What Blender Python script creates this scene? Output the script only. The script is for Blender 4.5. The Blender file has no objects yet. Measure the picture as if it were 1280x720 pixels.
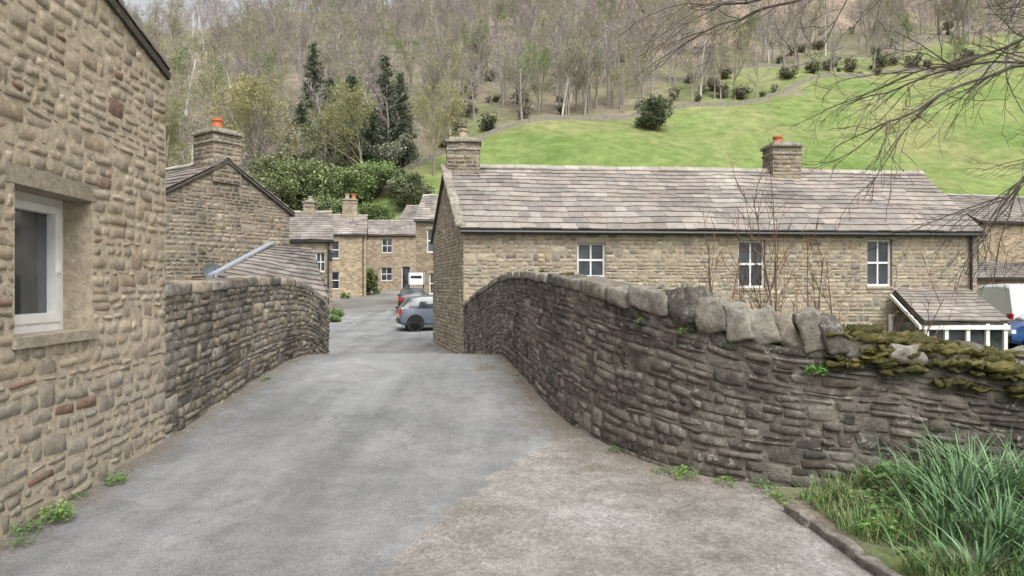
import bpy, math, random
import numpy as np
from mathutils import Vector, noise
R = random.Random(7)
SC = bpy.context.scene
# ------------------------------------------------------------------ helpers
class MB:
    def __init__(s): s.V=[];s.F=[];s.C=[];s.M=[]
    def add(s, vs, fs, col=(1,1,1), mi=0):
        b=len(s.V); s.V.extend([tuple(v) for v in vs])
        if isinstance(col,list): s.C.extend(col)
        else: s.C.extend([col]*len(vs))
        for f in fs:
            s.F.append(tuple(i+b for i in f)); s.M.append(mi)
    def box(s, c, ax, ay, az, col=(1,1,1), mi=0):
        c=Vector(c);ax=Vector(ax);ay=Vector(ay);az=Vector(az)
        vs=[c+ax*i+ay*j+az*k for k in(-1,1) for j in(-1,1) for i in(-1,1)]
        s.add(vs,[(0,2,3,1),(4,5,7,6),(0,1,5,4),(2,6,7,3),(0,4,6,2),(1,3,7,5)],col,mi)
    def tube(s, pts, rad, sides, col, mi=0):
        vs=[];fs=[];n=len(pts);a=None
        for i,p in enumerate(pts):
            d=(pts[min(i+1,n-1)]-pts[max(i-1,0)])
            if d.length<1e-6: d=Vector((0,0,1))
            d.normalize()
            if a is None: a=d.orthogonal().normalized()
            a=(a-d*a.dot(d))
            if a.length<1e-4: a=d.orthogonal()
            a.normalize(); b=d.cross(a)
            for k in range(sides):
                t=2*math.pi*k/sides
                vs.append(p+(a*math.cos(t)+b*math.sin(t))*rad[i])
        for i in range(n-1):
            for k in range(sides):
                k2=(k+1)%sides
                fs.append((i*sides+k,i*sides+k2,(i+1)*sides+k2,(i+1)*sides+k))
        s.add(vs,fs,col,mi)
    def build(s,name,mats,parent=None,smooth=False):
        me=bpy.data.meshes.new(name)
        me.from_pydata(s.V,[],s.F)
        for m in (mats if isinstance(mats,list) else [mats]): me.materials.append(m)
        me.polygons.foreach_set('material_index',s.M)
        if smooth: me.polygons.foreach_set('use_smooth',[True]*len(s.F))
        ca=me.color_attributes.new('Col','FLOAT_COLOR','POINT')
        arr=np.ones((len(s.V),4),dtype=np.float32); arr[:,:3]=np.array(s.C,dtype=np.float32)[:,:3]
        ca.data.foreach_set('color',arr.ravel())
        me.update()
        ob=bpy.data.objects.new(name,me); SC.collection.objects.link(ob)
        if parent: ob.parent=parent
        return ob
def empty(name):
    o=bpy.data.objects.new(name,None); SC.collection.objects.link(o); return o
def cm(c,k): return (c[0]*k,c[1]*k,c[2]*k)
def mixc(a,b,t): return tuple(a[i]*(1-t)+b[i]*t for i in range(3))
def desat(c,k):
    g=.3*c[0]+.55*c[1]+.15*c[2]; return mixc(c,(g,g,g),k)
def nz(x,y=0,z=0): return noise.noise(Vector((x,y,z)))

def new_mat(name):
    m=bpy.data.materials.new(name); m.use_nodes=True
    nt=m.node_tree; b=nt.nodes['Principled BSDF']; return m,nt,b
def N(nt,t,**k):
    n=nt.nodes.new(t)
    for a,v in k.items(): setattr(n,a,v)
    return n
def noise_node(nt,scale,detail=5,rough=.6,vec=None):
    n=N(nt,'ShaderNodeTexNoise'); n.inputs['Scale'].default_value=scale
    n.inputs['Detail'].default_value=detail; n.inputs['Roughness'].default_value=rough
    if vec is not None: nt.links.new(vec,n.inputs['Vector'])
    return n
def ramp(nt,fac,stops):
    r=N(nt,'ShaderNodeValToRGB'); e=r.color_ramp.elements
    e[0].position=stops[0][0]; e[0].color=(*stops[0][1],1)
    e[1].position=stops[-1][0]; e[1].color=(*stops[-1][1],1)
    for p,c in stops[1:-1]:
        x=e.new(p); x.color=(*c,1)
    nt.links.new(fac,r.inputs[0]); return r.outputs[0]
def mix(nt,a,b,fac,mode='MIX'):
    m=N(nt,'ShaderNodeMix',data_type='RGBA',blend_type=mode)
    for sock,v in ((m.inputs[0],fac),(m.inputs[6],a),(m.inputs[7],b)):
        if hasattr(v,'links'): nt.links.new(v,sock)
        elif isinstance(v,(int,float)): sock.default_value=v
        else: sock.default_value=(*v,1)
    return m.outputs[2]
def bump(nt,b,h,strength,dist):
    n=N(nt,'ShaderNodeBump'); n.inputs['Strength'].default_value=strength; n.inputs['Distance'].default_value=dist
    nt.links.new(h,n.inputs['Height']); nt.links.new(n.outputs[0],b.inputs['Normal'])
def vc(name,rough=.9,scale=12,lo=.65,hi=1.35,bs=.5,bd=.01,lichen=0,stain=0,spec=.2,lich_col=(.42,.41,.36)):
    m,nt,b=new_mat(name)
    tc=N(nt,'ShaderNodeTexCoord'); v=tc.outputs['Object']
    at=N(nt,'ShaderNodeAttribute'); at.attribute_name='Col'
    n1=noise_node(nt,scale,8,.7,v)
    col=mix(nt,at.outputs['Color'],ramp(nt,n1.outputs[0],[(.3,(lo,)*3),(.7,(hi,)*3)]),1.0,'MULTIPLY')
    if stain:
        n3=noise_node(nt,1.1,7,.65,v)
        col=mix(nt,col,(.05,.045,.038),ramp(nt,n3.outputs[0],[(.47,(0,0,0)),(.66,(stain,)*3)]))
        n4=noise_node(nt,1.7,8,.75,v)
        col=mix(nt,col,(.33,.3,.25),ramp(nt,n4.outputs[0],[(.52,(0,0,0)),(.7,(.65,)*3)]))
    if lichen:
        n2=noise_node(nt,9,6,.7,v); n2b=noise_node(nt,45,3,.6,v)
        f=mix(nt,ramp(nt,n2.outputs[0],[(.52,(0,0,0)),(.64,(1,1,1))]),ramp(nt,n2b.outputs[0],[(.45,(0,0,0)),(.6,(lichen,)*3)]),1.0,'MULTIPLY')
        col=mix(nt,col,lich_col,f)
    nt.links.new(col,b.inputs['Base Color'])
    b.inputs['Roughness'].default_value=rough; b.inputs['Specular IOR Level'].default_value=spec
    if bs:
        nb=noise_node(nt,scale*2.5,7,.75,v); bump(nt,b,nb.outputs[0],bs,bd)
    return m
def plain(name,col,rough=.6,metal=0,spec=.4):
    m,nt,b=new_mat(name); b.inputs['Roughness'].default_value=rough; b.inputs['Metallic'].default_value=metal
    b.inputs['Specular IOR Level'].default_value=spec
    n=noise_node(nt,6,4); tc=N(nt,'ShaderNodeTexCoord'); nt.links.new(tc.outputs['Object'],n.inputs['Vector'])
    nt.links.new(mix(nt,col,ramp(nt,n.outputs[0],[(.3,(.85,)*3),(.7,(1.05,)*3)]),1.0,'MULTIPLY'),b.inputs['Base Color'])
    return m

M_buff=vc('buff_stone',scale=12,lo=.62,hi=1.3,bs=.9,bd=.02,lichen=.3)
M_dark=vc('weathered_stone',scale=12,lo=.5,hi=1.45,bs=1,bd=.03,lichen=.85,stain=.7,spec=.1)
M_cope=vc('coping_stone',scale=9,lo=.5,hi=1.4,bs=1,bd=.035,lichen=.9,lich_col=(.42,.42,.37),spec=.1)
M_mortar=vc('lime_mortar',scale=16,lo=.6,hi=1.25,bs=.9,bd=.015,lichen=.2)
M_slate=vc('stone_slate',scale=3,lo=.75,hi=1.25,bs=.5,bd=.01,lichen=.35,rough=.8)
M_bark=vc('bark',scale=9,lo=.7,hi=1.3,bs=.3)
M_leaf=vc('leaves',scale=3,lo=.75,hi=1.25,bs=0,rough=.6,spec=.3)
M_moss=vc('moss',scale=30,lo=.45,hi=1.4,bs=1,bd=.03)
M_white=plain('white_paint',(.78,.78,.76),.4)
M_black=plain('black_plastic',(.02,.02,.022),.4)
M_terra=plain('terracotta',(.5,.16,.07),.8)
M_lead=plain('lead_flashing',(.3,.33,.37),.5)
M_gravel=vc('gravel_bits',scale=20)
M_paint=plain('white_sign_board',(.75,.76,.78),.5)
m,nt,b=new_mat('window_glass'); M_glass=m
tc=N(nt,'ShaderNodeTexCoord'); n=noise_node(nt,1.3,3,.5,tc.outputs['Object'])
nt.links.new(ramp(nt,n.outputs[0],[(.35,(.02,.025,.03)),(.65,(.09,.1,.11))]),b.inputs['Base Color'])
b.inputs['Roughness'].default_value=.06; b.inputs['Specular IOR Level'].default_value=.8
m,nt,b=new_mat('rubble_masonry'); M_mason=m
tc=N(nt,'ShaderNodeTexCoord'); sp=N(nt,'ShaderNodeSeparateXYZ'); nt.links.new(tc.outputs['Object'],sp.inputs[0])
ma=N(nt,'ShaderNodeMath',operation='MULTIPLY_ADD'); nt.links.new(sp.outputs[1],ma.inputs[0]); ma.inputs[1].default_value=.8; nt.links.new(sp.outputs[0],ma.inputs[2])
cb=N(nt,'ShaderNodeCombineXYZ'); nt.links.new(ma.outputs[0],cb.inputs[0]); nt.links.new(sp.outputs[2],cb.inputs[1])
nd=noise_node(nt,1.8,3,.5,cb.outputs[0]); va=N(nt,'ShaderNodeVectorMath',operation='MULTIPLY_ADD')
nt.links.new(nd.outputs['Color'],va.inputs[0]); va.inputs[1].default_value=(.15,.12,0); nt.links.new(cb.outputs[0],va.inputs[2])
bt=N(nt,'ShaderNodeTexBrick'); nt.links.new(va.outputs[0],bt.inputs['Vector'])
bt.inputs['Scale'].default_value=1; bt.inputs['Brick Width'].default_value=.38; bt.inputs['Row Height'].default_value=.15
bt.inputs['Mortar Size'].default_value=.014; bt.inputs['Mortar Smooth'].default_value=.5
bt.inputs['Color1'].default_value=(.36,.3,.215,1); bt.inputs['Color2'].default_value=(.19,.158,.12,1); bt.inputs['Mortar'].default_value=(.37,.325,.25,1)
at=N(nt,'ShaderNodeAttribute'); at.attribute_name='Col'
n2=noise_node(nt,2.5,6,.7,tc.outputs['Object'])
c=mix(nt,bt.outputs[0],ramp(nt,n2.outputs[0],[(.3,(.7,)*3),(.7,(1.3,)*3)]),1.,'MULTIPLY')
c=mix(nt,c,at.outputs['Color'],1.,'MULTIPLY')
nt.links.new(c,b.inputs['Base Color']); b.inputs['Roughness'].default_value=.95
bump(nt,b,bt.outputs['Fac'],-.5,.02)

# ------------------------------------------------------------------ terrain functions
_ry=np.arange(-80,140,.1)
_rz=np.interp(_ry,[-80,0,4,5.5,6.9,8,9.2,10.5,11.4,12.1,12.7,13.4,15,18,20,26,31,36,44,57,75,90,140],
 [-.6,0,.0,.03,.10,.19,.31,.41,.45,.445,.39,.19,-.15,-.42,-.48,-.46,-.34,-.1,.3,.6,1.1,1.6,1.6])
_k=np.exp(-.5*(np.arange(-12,13)*.1/.35)**2);_k/=_k.sum()
_rz=np.convolve(np.pad(_rz,12,mode='edge'),_k,mode='valid')
def road_z(y): return np.interp(y,_ry,_rz)
def sst(a,b,x):
    t=np.clip((x-a)/(b-a),0,1); return t*t*(3-2*t)
RP=np.array([(30,2.4),(9,4.5),(3.9,5.1),(2.28,5.42),(1.41,5.9),(.9,6.75),(.46,7.95),(-.3,12.7),(-1.42,20),(-2.95,25.5),(-1,34)])
LP=np.array([(-2.6,-6),(-2.99,1),(-3.28,4.37),(-3.5,6.9),(-3.64,11.5),(-3.75,14)])
def XR(y): return np.interp(y,RP[:,1],RP[:,0])
def XL(y): return np.interp(y,LP[:,1],LP[:,0])
def pdist(x,y,P):
    d=np.full(np.shape(x),1e9)
    for (ax,ay),(bx,by) in zip(P[:-1],P[1:]):
        vx,vy=bx-ax,by-ay; t=np.clip(((x-ax)*vx+(y-ay)*vy)/(vx*vx+vy*vy),0,1)
        d=np.minimum(d,np.hypot(x-ax-t*vx,y-ay-t*vy))
    return d
def ground_z(x,y):
    x=np.asarray(x,float);y=np.asarray(y,float)
    z=road_z(y)-.05-.1*(1-sst(20,28,y))
    dR=pdist(x,y,RP)*np.where((x>XR(y))&(y>2.4),1,-1)
    mR=sst(.12,.42,dR)*(1-sst(30,42,y))
    lowR=-1.3+.6*sst(14,17,x)*sst(19,23,y)
    z=z*(1-mR)+lowR*mR
    dL=np.where(x<XL(y),pdist(x,y,LP),-1)
    mL=sst(.12,.42,dL)*sst(6.5,7.5,y)*(1-sst(15,19,y))
    z=z*(1-mL)-1.8*mL
    yy=(y-88)/10
    hill=.57*10*np.where(yy>30,yy,np.log1p(np.exp(np.minimum(yy,30))))
    cap=np.interp(x,[-600,-260,-190,-150,-118,0,400,900],[25,54,80,108,145,182,186,186])
    k=14.; hill=-k*np.log(np.exp(-np.minimum(hill,600)/k)+np.exp(-cap/k))
    hill=np.maximum(hill,0)
    und=np.sin(x*.045+1)*np.sin(y*.06)*2.0+np.sin(x*.13+y*.09)*.6+np.sin(x*.27-y*.21)*.25
    return z+hill+und*sst(95,140,y)
def gz(x,y): return float(ground_z(x,y))
def fb(x):
    x=np.asarray(x,float)
    return np.where(x>-7,145+.43*x,145+1.46*(x+7))+3*np.sin(x*.08)
def axis(lo,a,b,hi,step,g):
    out=list(np.arange(a,b,step)); s=step;v=b
    while v<hi: out.append(v); s=min(s*g,3.0 if v<230 else 10); v+=s
    out.append(hi); s=step; v=a; left=[]
    while v>lo: s=min(s*g,3.5 if v>-200 else 12); v-=s; left.append(v)
    return np.array(left[::-1]+out)
xs=axis(-700,-9,16,700,.25,1.12); ys=axis(-60,-2,34,700,.25,1.1)
GX,GY=np.meshgrid(xs,ys); GZ=ground_z(GX,GY)
nx,ny=len(xs),len(ys)
V=np.stack([GX,GY,GZ],-1).reshape(-1,3)
idx=np.arange(nx*ny).reshape(ny,nx)
F=np.stack([idx[:-1,:-1],idx[:-1,1:],idx[1:,1:],idx[1:,:-1]],-1).reshape(-1,4)
me=bpy.data.meshes.new('ground'); me.from_pydata(V.tolist(),[],F.tolist())
x=GX.ravel();y=GY.ravel()
nn=np.array([nz(a*.05,b*.05) for a,b in zip(x,y)]); n2=np.array([nz(a*.2+9,b*.2) for a,b in zip(x,y)])
field=np.array([.165,.228,.078]); field2=np.array([.215,.238,.105]); wood=np.array([.24,.208,.165]); wood2=np.array([.19,.195,.115]); brack=np.array([.31,.24,.19]); dirt=np.array([.2,.18,.14])
mfield=sst(-3,3,fb(x)-y+n2*7)*sst(84,92,y)
def lerp(a,b,t): return a*(1-t[:,None])+b*t[:,None]
col=lerp(np.tile(wood,(len(x),1)),wood2,np.clip(.45+nn*1.6+n2*.6,0,1))
upR=sst(20,70,x)*sst(fb(x)+55,fb(x)+75,y)
col=lerp(col,brack,np.clip(upR*(.7+nn*1.6),0,1))
strip=sst(30,60,x)*(1-sst(20,32,y-fb(x)+n2*10))*sst(0,2,y-fb(x))
col=lerp(col,np.array([.2,.23,.1]),np.clip(strip*.9,0,1))
fcol=lerp(np.tile(field,(len(x),1)),field2,np.clip(.35+nn*1.7+n2*1.1,0,1))
col=lerp(col,fcol,mfield)
near=1-sst(78,86,y)
ncol=lerp(np.tile(dirt,(len(x),1)),np.array([.13,.16,.06]),np.clip(.5+nn+n2,0,1))
yard=sst(17,22,y)*sst(-24,-20,x)*(1-sst(0,3,x))
ncol=lerp(ncol,np.array([.23,.225,.215]),yard)
col=lerp(col,ncol,near)
ca=me.color_attributes.new('Col','FLOAT_COLOR','POINT'); arr=np.ones((len(x),4),np.float32); arr[:,:3]=col; ca.data.foreach_set('color',arr.ravel())
me.polygons.foreach_set('use_smooth',[True]*len(F))
m,nt,b=new_mat('ground_grass_and_soil')
tc=N(nt,'ShaderNodeTexCoord');v=tc.outputs['Object'];at=N(nt,'ShaderNodeAttribute');at.attribute_name='Col'
n1=noise_node(nt,.35,10,.75,v);n3=noise_node(nt,.06,6,.6,v)
c=mix(nt,at.outputs['Color'],ramp(nt,n1.outputs[0],[(.35,(.66,.7,.62)),(.65,(1.25,1.2,1.25))]),1.,'MULTIPLY')
c=mix(nt,c,ramp(nt,n3.outputs[0],[(.35,(.82,.88,.78)),(.65,(1.18,1.1,1.15))]),1.,'MULTIPLY')
nt.links.new(c,b.inputs['Base Color']);b.inputs['Roughness'].default_value=1;b.inputs['Specular IOR Level'].default_value=.05
bump(nt,b,n1.outputs[0],.7,.5)
me.materials.append(m); g=bpy.data.objects.new('ground',me); SC.collection.objects.link(g)

# ------------------------------------------------------------------ road
def road_mesh():
    ys=np.concatenate([np.arange(-6,14,.08),np.arange(14,24,.25),np.arange(24,92,1.)])
    LX=np.array([(-6,-2.9),(1,-3.2),(4.37,-3.45),(6.9,-3.7),(11.5,-3.85),(14,-3.95),(17,-4.6),(20,-5.4),(26,-7),(36,-9.6),(44,-11.4),(57,-14.6),(66,-17),(92,-22)])
    RX=np.array([(-6,2.2),(4.6,2.25),(4.9,2.6),(5.25,2.9),(5.45,2.5),(5.9,1.6),(6.75,1.05),(7.95,.6),(12.7,-.12),(20,-1.3),(25.5,-2.8),(30,-1.2),(35,-3.4),(44,-6.6),(57,-9.0),(66,-10),(92,-14)])
    n=72;V=[];P=[];E=[];H=[]
    holes=[(-.42,10.4,.22,.5),(.28,8.6,.12,.3),(.1,9.5,.1,.35),(.75,5.9,.25,.12),(-.05,11.3,.12,.25)]
    for yv in ys:
        l=np.interp(yv,LX[:,0],LX[:,1]); r=np.interp(yv,RX[:,0],RX[:,1]); z0=float(road_z(yv))
        fy=np.interp(yv,[2,4,4.9,5.25,5.8,6.4,7.0,7.6,9.5,12,16],[-1.15,-.7,-.45,-.25,-.12,.22,.5,.3,.0,-.3,1.0])
        for i in range(n+1):
            xx=l+(r-l)*i/n; w=xx-(l+r)/2
            hd=min(math.hypot((xx-a)/c_,(yv-b_)/d_) for a,b_,c_,d_ in holes) if yv<13 else 9
            V.append((xx,yv,z0-.02*min(1.6,(w/1.8)**2)*(1 if yv<20 else 0)+.014*nz(xx*.8,yv*.8)+.004-.012*max(0,1-hd)))
            P.append(xx-fy if yv<13.2 else -1); H.append(min(hd,4))
            dl=xx-float(XL(yv)) if yv<14 else 1.5
            dr=float(pdist(np.array(xx),np.array(yv),RP))*(.55 if yv<8 else .7) if yv<20 else 1.5
            if yv<5.2: dr=min(dr,abs(2.15-xx)*.7+.2)
            E.append(min(dl,dr))
    F=[]
    for j in range(len(ys)-1):
        for i in range(n):
            a=j*(n+1)+i;F.append((a,a+1,a+n+2,a+n+1))
    me=bpy.data.meshes.new('road');me.from_pydata(V,[],F)
    for nm,d in(('patch',P),('edge',E),('hole',H)):
        a=me.attributes.new(nm,'FLOAT','POINT');a.data.foreach_set('value',np.array(d,np.float32))
    me.polygons.foreach_set('use_smooth',[True]*len(F))
    m,nt,b=new_mat('worn_asphalt'); v=N(nt,'ShaderNodeTexCoord').outputs['Object']
    fine=noise_node(nt,70,5,.85,v);mid=noise_node(nt,4,9,.75,v);big=noise_node(nt,.6,6,.6,v)
    c=ramp(nt,big.outputs[0],[(.3,(.175,.177,.178)),(.7,(.28,.28,.28))])
    c=mix(nt,c,ramp(nt,mid.outputs[0],[(.3,(.78,)*3),(.7,(1.18,)*3)]),1.,'MULTIPLY')
    c=mix(nt,c,ramp(nt,fine.outputs[0],[(.35,(.58,)*3),(.65,(1.4,)*3)]),1.,'MULTIPLY')
    mp=N(nt,'ShaderNodeMapping');mp.inputs['Scale'].default_value=(1.0,.1,1);mp.inputs['Rotation'].default_value=(0,0,-.05);nt.links.new(v,mp.inputs['Vector'])
    tr=noise_node(nt,1.6,4,.55,mp.outputs[0]);c=mix(nt,c,ramp(nt,tr.outputs[0],[(.35,(.8,)*3),(.65,(1.2,)*3)]),1.,'MULTIPLY')
    ck=N(nt,'ShaderNodeTexVoronoi',feature='DISTANCE_TO_EDGE');ck.inputs['Scale'].default_value=.45
    dv=N(nt,'ShaderNodeVectorMath',operation='MULTIPLY_ADD');nt.links.new(mid.outputs['Color'],dv.inputs[0]);dv.inputs[1].default_value=(1.3,1.3,0);nt.links.new(v,dv.inputs[2]);nt.links.new(dv.outputs[0],ck.inputs['Vector'])
    crack=ramp(nt,ck.outputs['Distance'],[(.0,(.4,.38,.35)),(.008,(1,1,1))])
    c=mix(nt,c,crack,.5,'MULTIPLY')
    vor=N(nt,'ShaderNodeTexVoronoi');vor.inputs['Scale'].default_value=42;vor.inputs['Randomness'].default_value=1;nt.links.new(v,vor.inputs['Vector'])
    o=ramp(nt,mid.outputs[0],[(.25,(.17,.158,.145)),(.42,(.28,.26,.242)),(.58,(.35,.332,.315)),(.75,(.43,.412,.395))])
    o=mix(nt,o,ramp(nt,vor.outputs['Color'],[(.1,(.78,.77,.76)),(.9,(1.2,1.19,1.18))]),1.,'MULTIPLY')
    o=mix(nt,o,ramp(nt,fine.outputs[0],[(.35,(.62,)*3),(.65,(1.3,)*3)]),1.,'MULTIPLY')
    o=mix(nt,o,ramp(nt,big.outputs[0],[(.38,(.7,.68,.64)),(.6,(1.1,1.1,1.1))]),1.,'MULTIPLY')
    def mask(attr,nmul,lo,hi,nsrc):
        a=N(nt,'ShaderNodeAttribute');a.attribute_name=attr
        q=N(nt,'ShaderNodeMath',operation='MULTIPLY_ADD');nt.links.new(nsrc,q.inputs[0]);q.inputs[1].default_value=nmul;nt.links.new(a.outputs['Fac'],q.inputs[2])
        r=N(nt,'ShaderNodeMapRange');nt.links.new(q.outputs[0],r.inputs[0]);r.inputs[1].default_value=lo;r.inputs[2].default_value=hi;return r.outputs[0]
    c=mix(nt,c,o,mask('patch',.6,.3,.32,mid.outputs[0]))
    dirtc=ramp(nt,fine.outputs[0],[(.33,(.08,.065,.05)),(.5,(.18,.155,.122)),(.67,(.36,.32,.265))])
    c=mix(nt,c,dirtc,mix(nt,(0,0,0),(.75,.75,.75),mask('hole',2.2,2.2,1.5,mid.outputs[0])))
    em=mask('edge',1.1,.95,.5,mid.outputs[0])
    c=mix(nt,c,dirtc,mix(nt,(0,0,0),(.88,.88,.88),em))
    nt.links.new(c,b.inputs['Base Color']);b.inputs['Roughness'].default_value=.85;b.inputs['Specular IOR Level'].default_value=.3
    bump(nt,b,fine.outputs[0],.8,.014)
    me.materials.append(m);o=bpy.data.objects.new('road',me);SC.collection.objects.link(o)
road_mesh()

# ------------------------------------------------------------------ relief masonry
BUFF=[desat(c,.05) for c in [(.44,.36,.25),(.48,.40,.29),(.41,.34,.245),(.36,.305,.23),(.46,.39,.3),(.34,.28,.21),(.39,.3,.21),(.5,.43,.32)]]
DARK=[desat(c,.1) for c in [(.19,.172,.14),(.27,.245,.205),(.15,.138,.115),(.235,.205,.16),(.32,.29,.24),(.18,.15,.12),(.26,.23,.19)]]
COTT=[desat(c,.1) for c in [(.38,.315,.22),(.43,.36,.25),(.34,.28,.2),(.28,.24,.18),(.36,.28,.19),(.23,.2,.165),(.41,.35,.27),(.32,.24,.17)]]
US5=(0,.06,.35,.65,.94,1);VS5=(0,.1,.5,.9,1)
def relief(mb,P,Nf,S0,S1,zb,zt,hr,wr,depth,pal,openings=(),mode='abs',gap=.008,wob=.02,noisy=.012,seed=1,us=US5,vs=VS5,dbl=.1,colfn=None,warp=.02,recess=.006,pe=(9,7)):
    r=random.Random(seed)
    ss=[S0+(S1-S0)*i/20 for i in range(21)]
    if mode=='abs': zlo=min(zb(s) for s in ss); zhi=max(zt(s) for s in ss)
    else: zlo=0; zhi=max(zt(s)-zb(s) for s in ss)
    rows=[zlo]
    while rows[-1]<zhi: rows.append(rows[-1]+r.uniform(*hr))
    if mode!='abs': rows=[q*zhi/rows[-1] for q in rows]
    blocked={}
    def bz(k,s):
        z=rows[k]+ (wob*(nz(s*1.3,k*3.7,seed)+.5*nz(s*4,k*3.7,seed)) if 0<k<len(rows)-1 else 0)
        if mode!='abs': z=zb(s)+z/zhi*(zt(s)-zb(s))
        return z
    for k in range(len(rows)-1):
        cuts=list(blocked.get(k,[]))
        zc=(rows[k]+rows[k+1])/2
        for o in openings:
            if o[2]-.02<zc<o[3]+.02: cuts.append((o[0],o[1]))
        cuts.sort(); free=[];a=S0
        for c0,c1 in cuts:
            if c0>a: free.append((a,c0))
            a=max(a,c1)
        if a<S1: free.append((a,S1))
        for a,bb in free:
            s=a
            while s<bb-.03:
                w=wr[0]+(wr[1]-wr[0])*r.random()**1.5; w*=(1+.4*(r.random()<.12)); e=s+w
                if bb-e<wr[0]*.7: e=bb
                k2=k+1
                if r.random()<dbl and k+2<len(rows) and not any(o[2]-.25<zc<o[3]+.1 and o[0]-.1<e and o[1]+.1>s for o in openings):
                    k2=k+2; blocked.setdefault(k+1,[]).append((s,e))
                base=r.choice(pal); c=cm(base,r.uniform(.8,1.2))
                if colfn: c=colfn(c,(s+e)/2,bz(k,s),r)
                dp=r.uniform(*depth); g=gap*r.uniform(.4,1.6)
                j=[(r.uniform(-warp,warp),r.uniform(-warp,warp)*.6) for _ in range(4)]
                z0m=bz(k,(s+e)/2)
                if z0m>zt((s+e)/2)+.02: s=e; continue
                tx,tz=r.uniform(-.35,.35)*dp,r.uniform(-.35,.35)*dp
                vsn=[];so=r.uniform(0,99)
                nu,nv=len(us),len(vs)
                for v in vs:
                    for u in us:
                        A=2*u-1;B=2*v-1
                        jx=(j[0][0]*(1-u)+j[1][0]*u)*(1-v)+(j[2][0]*(1-u)+j[3][0]*u)*v
                        jz=(j[0][1]*(1-u)+j[1][1]*u)*(1-v)+(j[2][1]*(1-u)+j[3][1]*u)*v
                        cor=abs(A)**6*abs(B)**6*.14
                        s_=s+g+(e-s-2*g)*u+jx-A*cor*(e-s)*.2
                        s_=min(max(s_,a+.002),bb-.002)
                        zl=bz(k,s_)+g;zh=bz(k2,s_)-g
                        z=zl+(zh-zl)*v+jz-B*cor*(zh-zl)*.5
                        top=zt(s_); 
                        if z>top-.005: z=top-.005
                        edge=(1-abs(A)**pe[0])*(1-abs(B)**pe[1])
                        d=-recess+(dp+recess+tx*A+tz*B)*edge+noisy*(nz(s_*9+so,z*9,seed)+.6*nz(s_*25+so,z*25,seed))*edge*1.4
                        p=P(s_);nn=Nf(s_)
                        vsn.append((p[0]+nn[0]*d,p[1]+nn[1]*d,z))
                fs=[(y_*nu+x_,y_*nu+x_+1,(y_+1)*nu+x_+1,(y_+1)*nu+x_) for y_ in range(nv-1) for x_ in range(nu-1)]
                mb.add(vsn,fs,c); s=e
def blob(mb,c,ax,ay,az,col,rnd=.75,amp=.06,fr=2.5,n=4,mi=0,seed=0,fine=0,taper=0):
    c=Vector(c);ax=Vector(ax);ay=Vector(ay);az=Vector(az)
    ids={};vs=[];fs=[]
    def vid(i,j,k):
        key=(i,j,k)
        if key in ids: return ids[key]
        p=Vector((2*i/n-1,2*j/n-1,2*k/n-1))
        p=Vector([math.copysign(abs(q)**.75,q) for q in p])
        l4=(p.x**4+p.y**4+p.z**4)**.25
        p=p.lerp(p/l4*.98,rnd)
        if taper: p.x*=1-taper*max(0,p.z)
        w=c+ax*p.x+ay*p.y+az*p.z
        q=w*fr+Vector((seed,seed,0))
        d=noise.noise_vector(q)*amp*2
        if fine: d+=noise.noise_vector(w*fr*3.5+Vector((seed,0,0)))*fine*2
        vs.append(w+d); ids[key]=len(vs)-1; return ids[key]
    for a in range(n):
        for b_ in range(n):
            for f in ((lambda i,j:(i,j,0),1),(lambda i,j:(i,j,n),0),(lambda i,j:(i,0,j),0),(lambda i,j:(i,n,j),1),(lambda i,j:(0,i,j),1),(lambda i,j:(n,i,j),0)):
                q=[vid(*f[0](a,b_)),vid(*f[0](a+1,b_)),vid(*f[0](a+1,b_+1)),vid(*f[0](a,b_+1))]
                fs.append(tuple(q[::-1]) if f[1] else tuple(q))
    mb.add(vs,fs,col,mi)

class Path:
    def __init__(s,pts,smooth=2):
        P=[Vector(p).to_2d() if len(p)>2 else Vector(p) for p in pts]
        for _ in range(smooth):
            Q=[P[0]]
            for a,b in zip(P[:-1],P[1:]): Q+= [a.lerp(b,.25),a.lerp(b,.75)]
            Q.append(P[-1]);P=Q
        s.P=P;s.S=[0]
        for a,b in zip(P[:-1],P[1:]): s.S.append(s.S[-1]+(b-a).length)
        s.L=s.S[-1]
        s.ax=np.array([p.x for p in P]);s.ay=np.array([p.y for p in P])
    def __call__(s,t): return (float(np.interp(t,s.S,s.ax)),float(np.interp(t,s.S,s.ay)))
    def nrm(s,t):
        a=s(max(t-.15,0));b=s(min(t+.15,s.L));d=Vector((b[0]-a[0],b[1]-a[1])).normalized();return (-d.y,d.x)
def core(mb,path,S0,S1,zb,zt,thick,col,inset=.0):
    n=int((S1-S0)/.15)+1;vs=[];
    for i in range(n+1):
        s=S0+(S1-S0)*i/n;p=path(s);nn=path.nrm(s)
        for d,z in((-inset,zb(s)),(-inset,zt(s)),(-thick,zt(s)),(-thick,zb(s))): vs.append((p[0]+nn[0]*d,p[1]+nn[1]*d,z))
    fs=[]
    for i in range(n):
        for k in range(4):
            k2=(k+1)%4;fs.append((i*4+k,i*4+k2,(i+1)*4+k2,(i+1)*4+k))
    fs+=[(3,2,1,0),(n*4,n*4+1,n*4+2,n*4+3)]
    mb.add(vs,fs,col)

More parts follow.
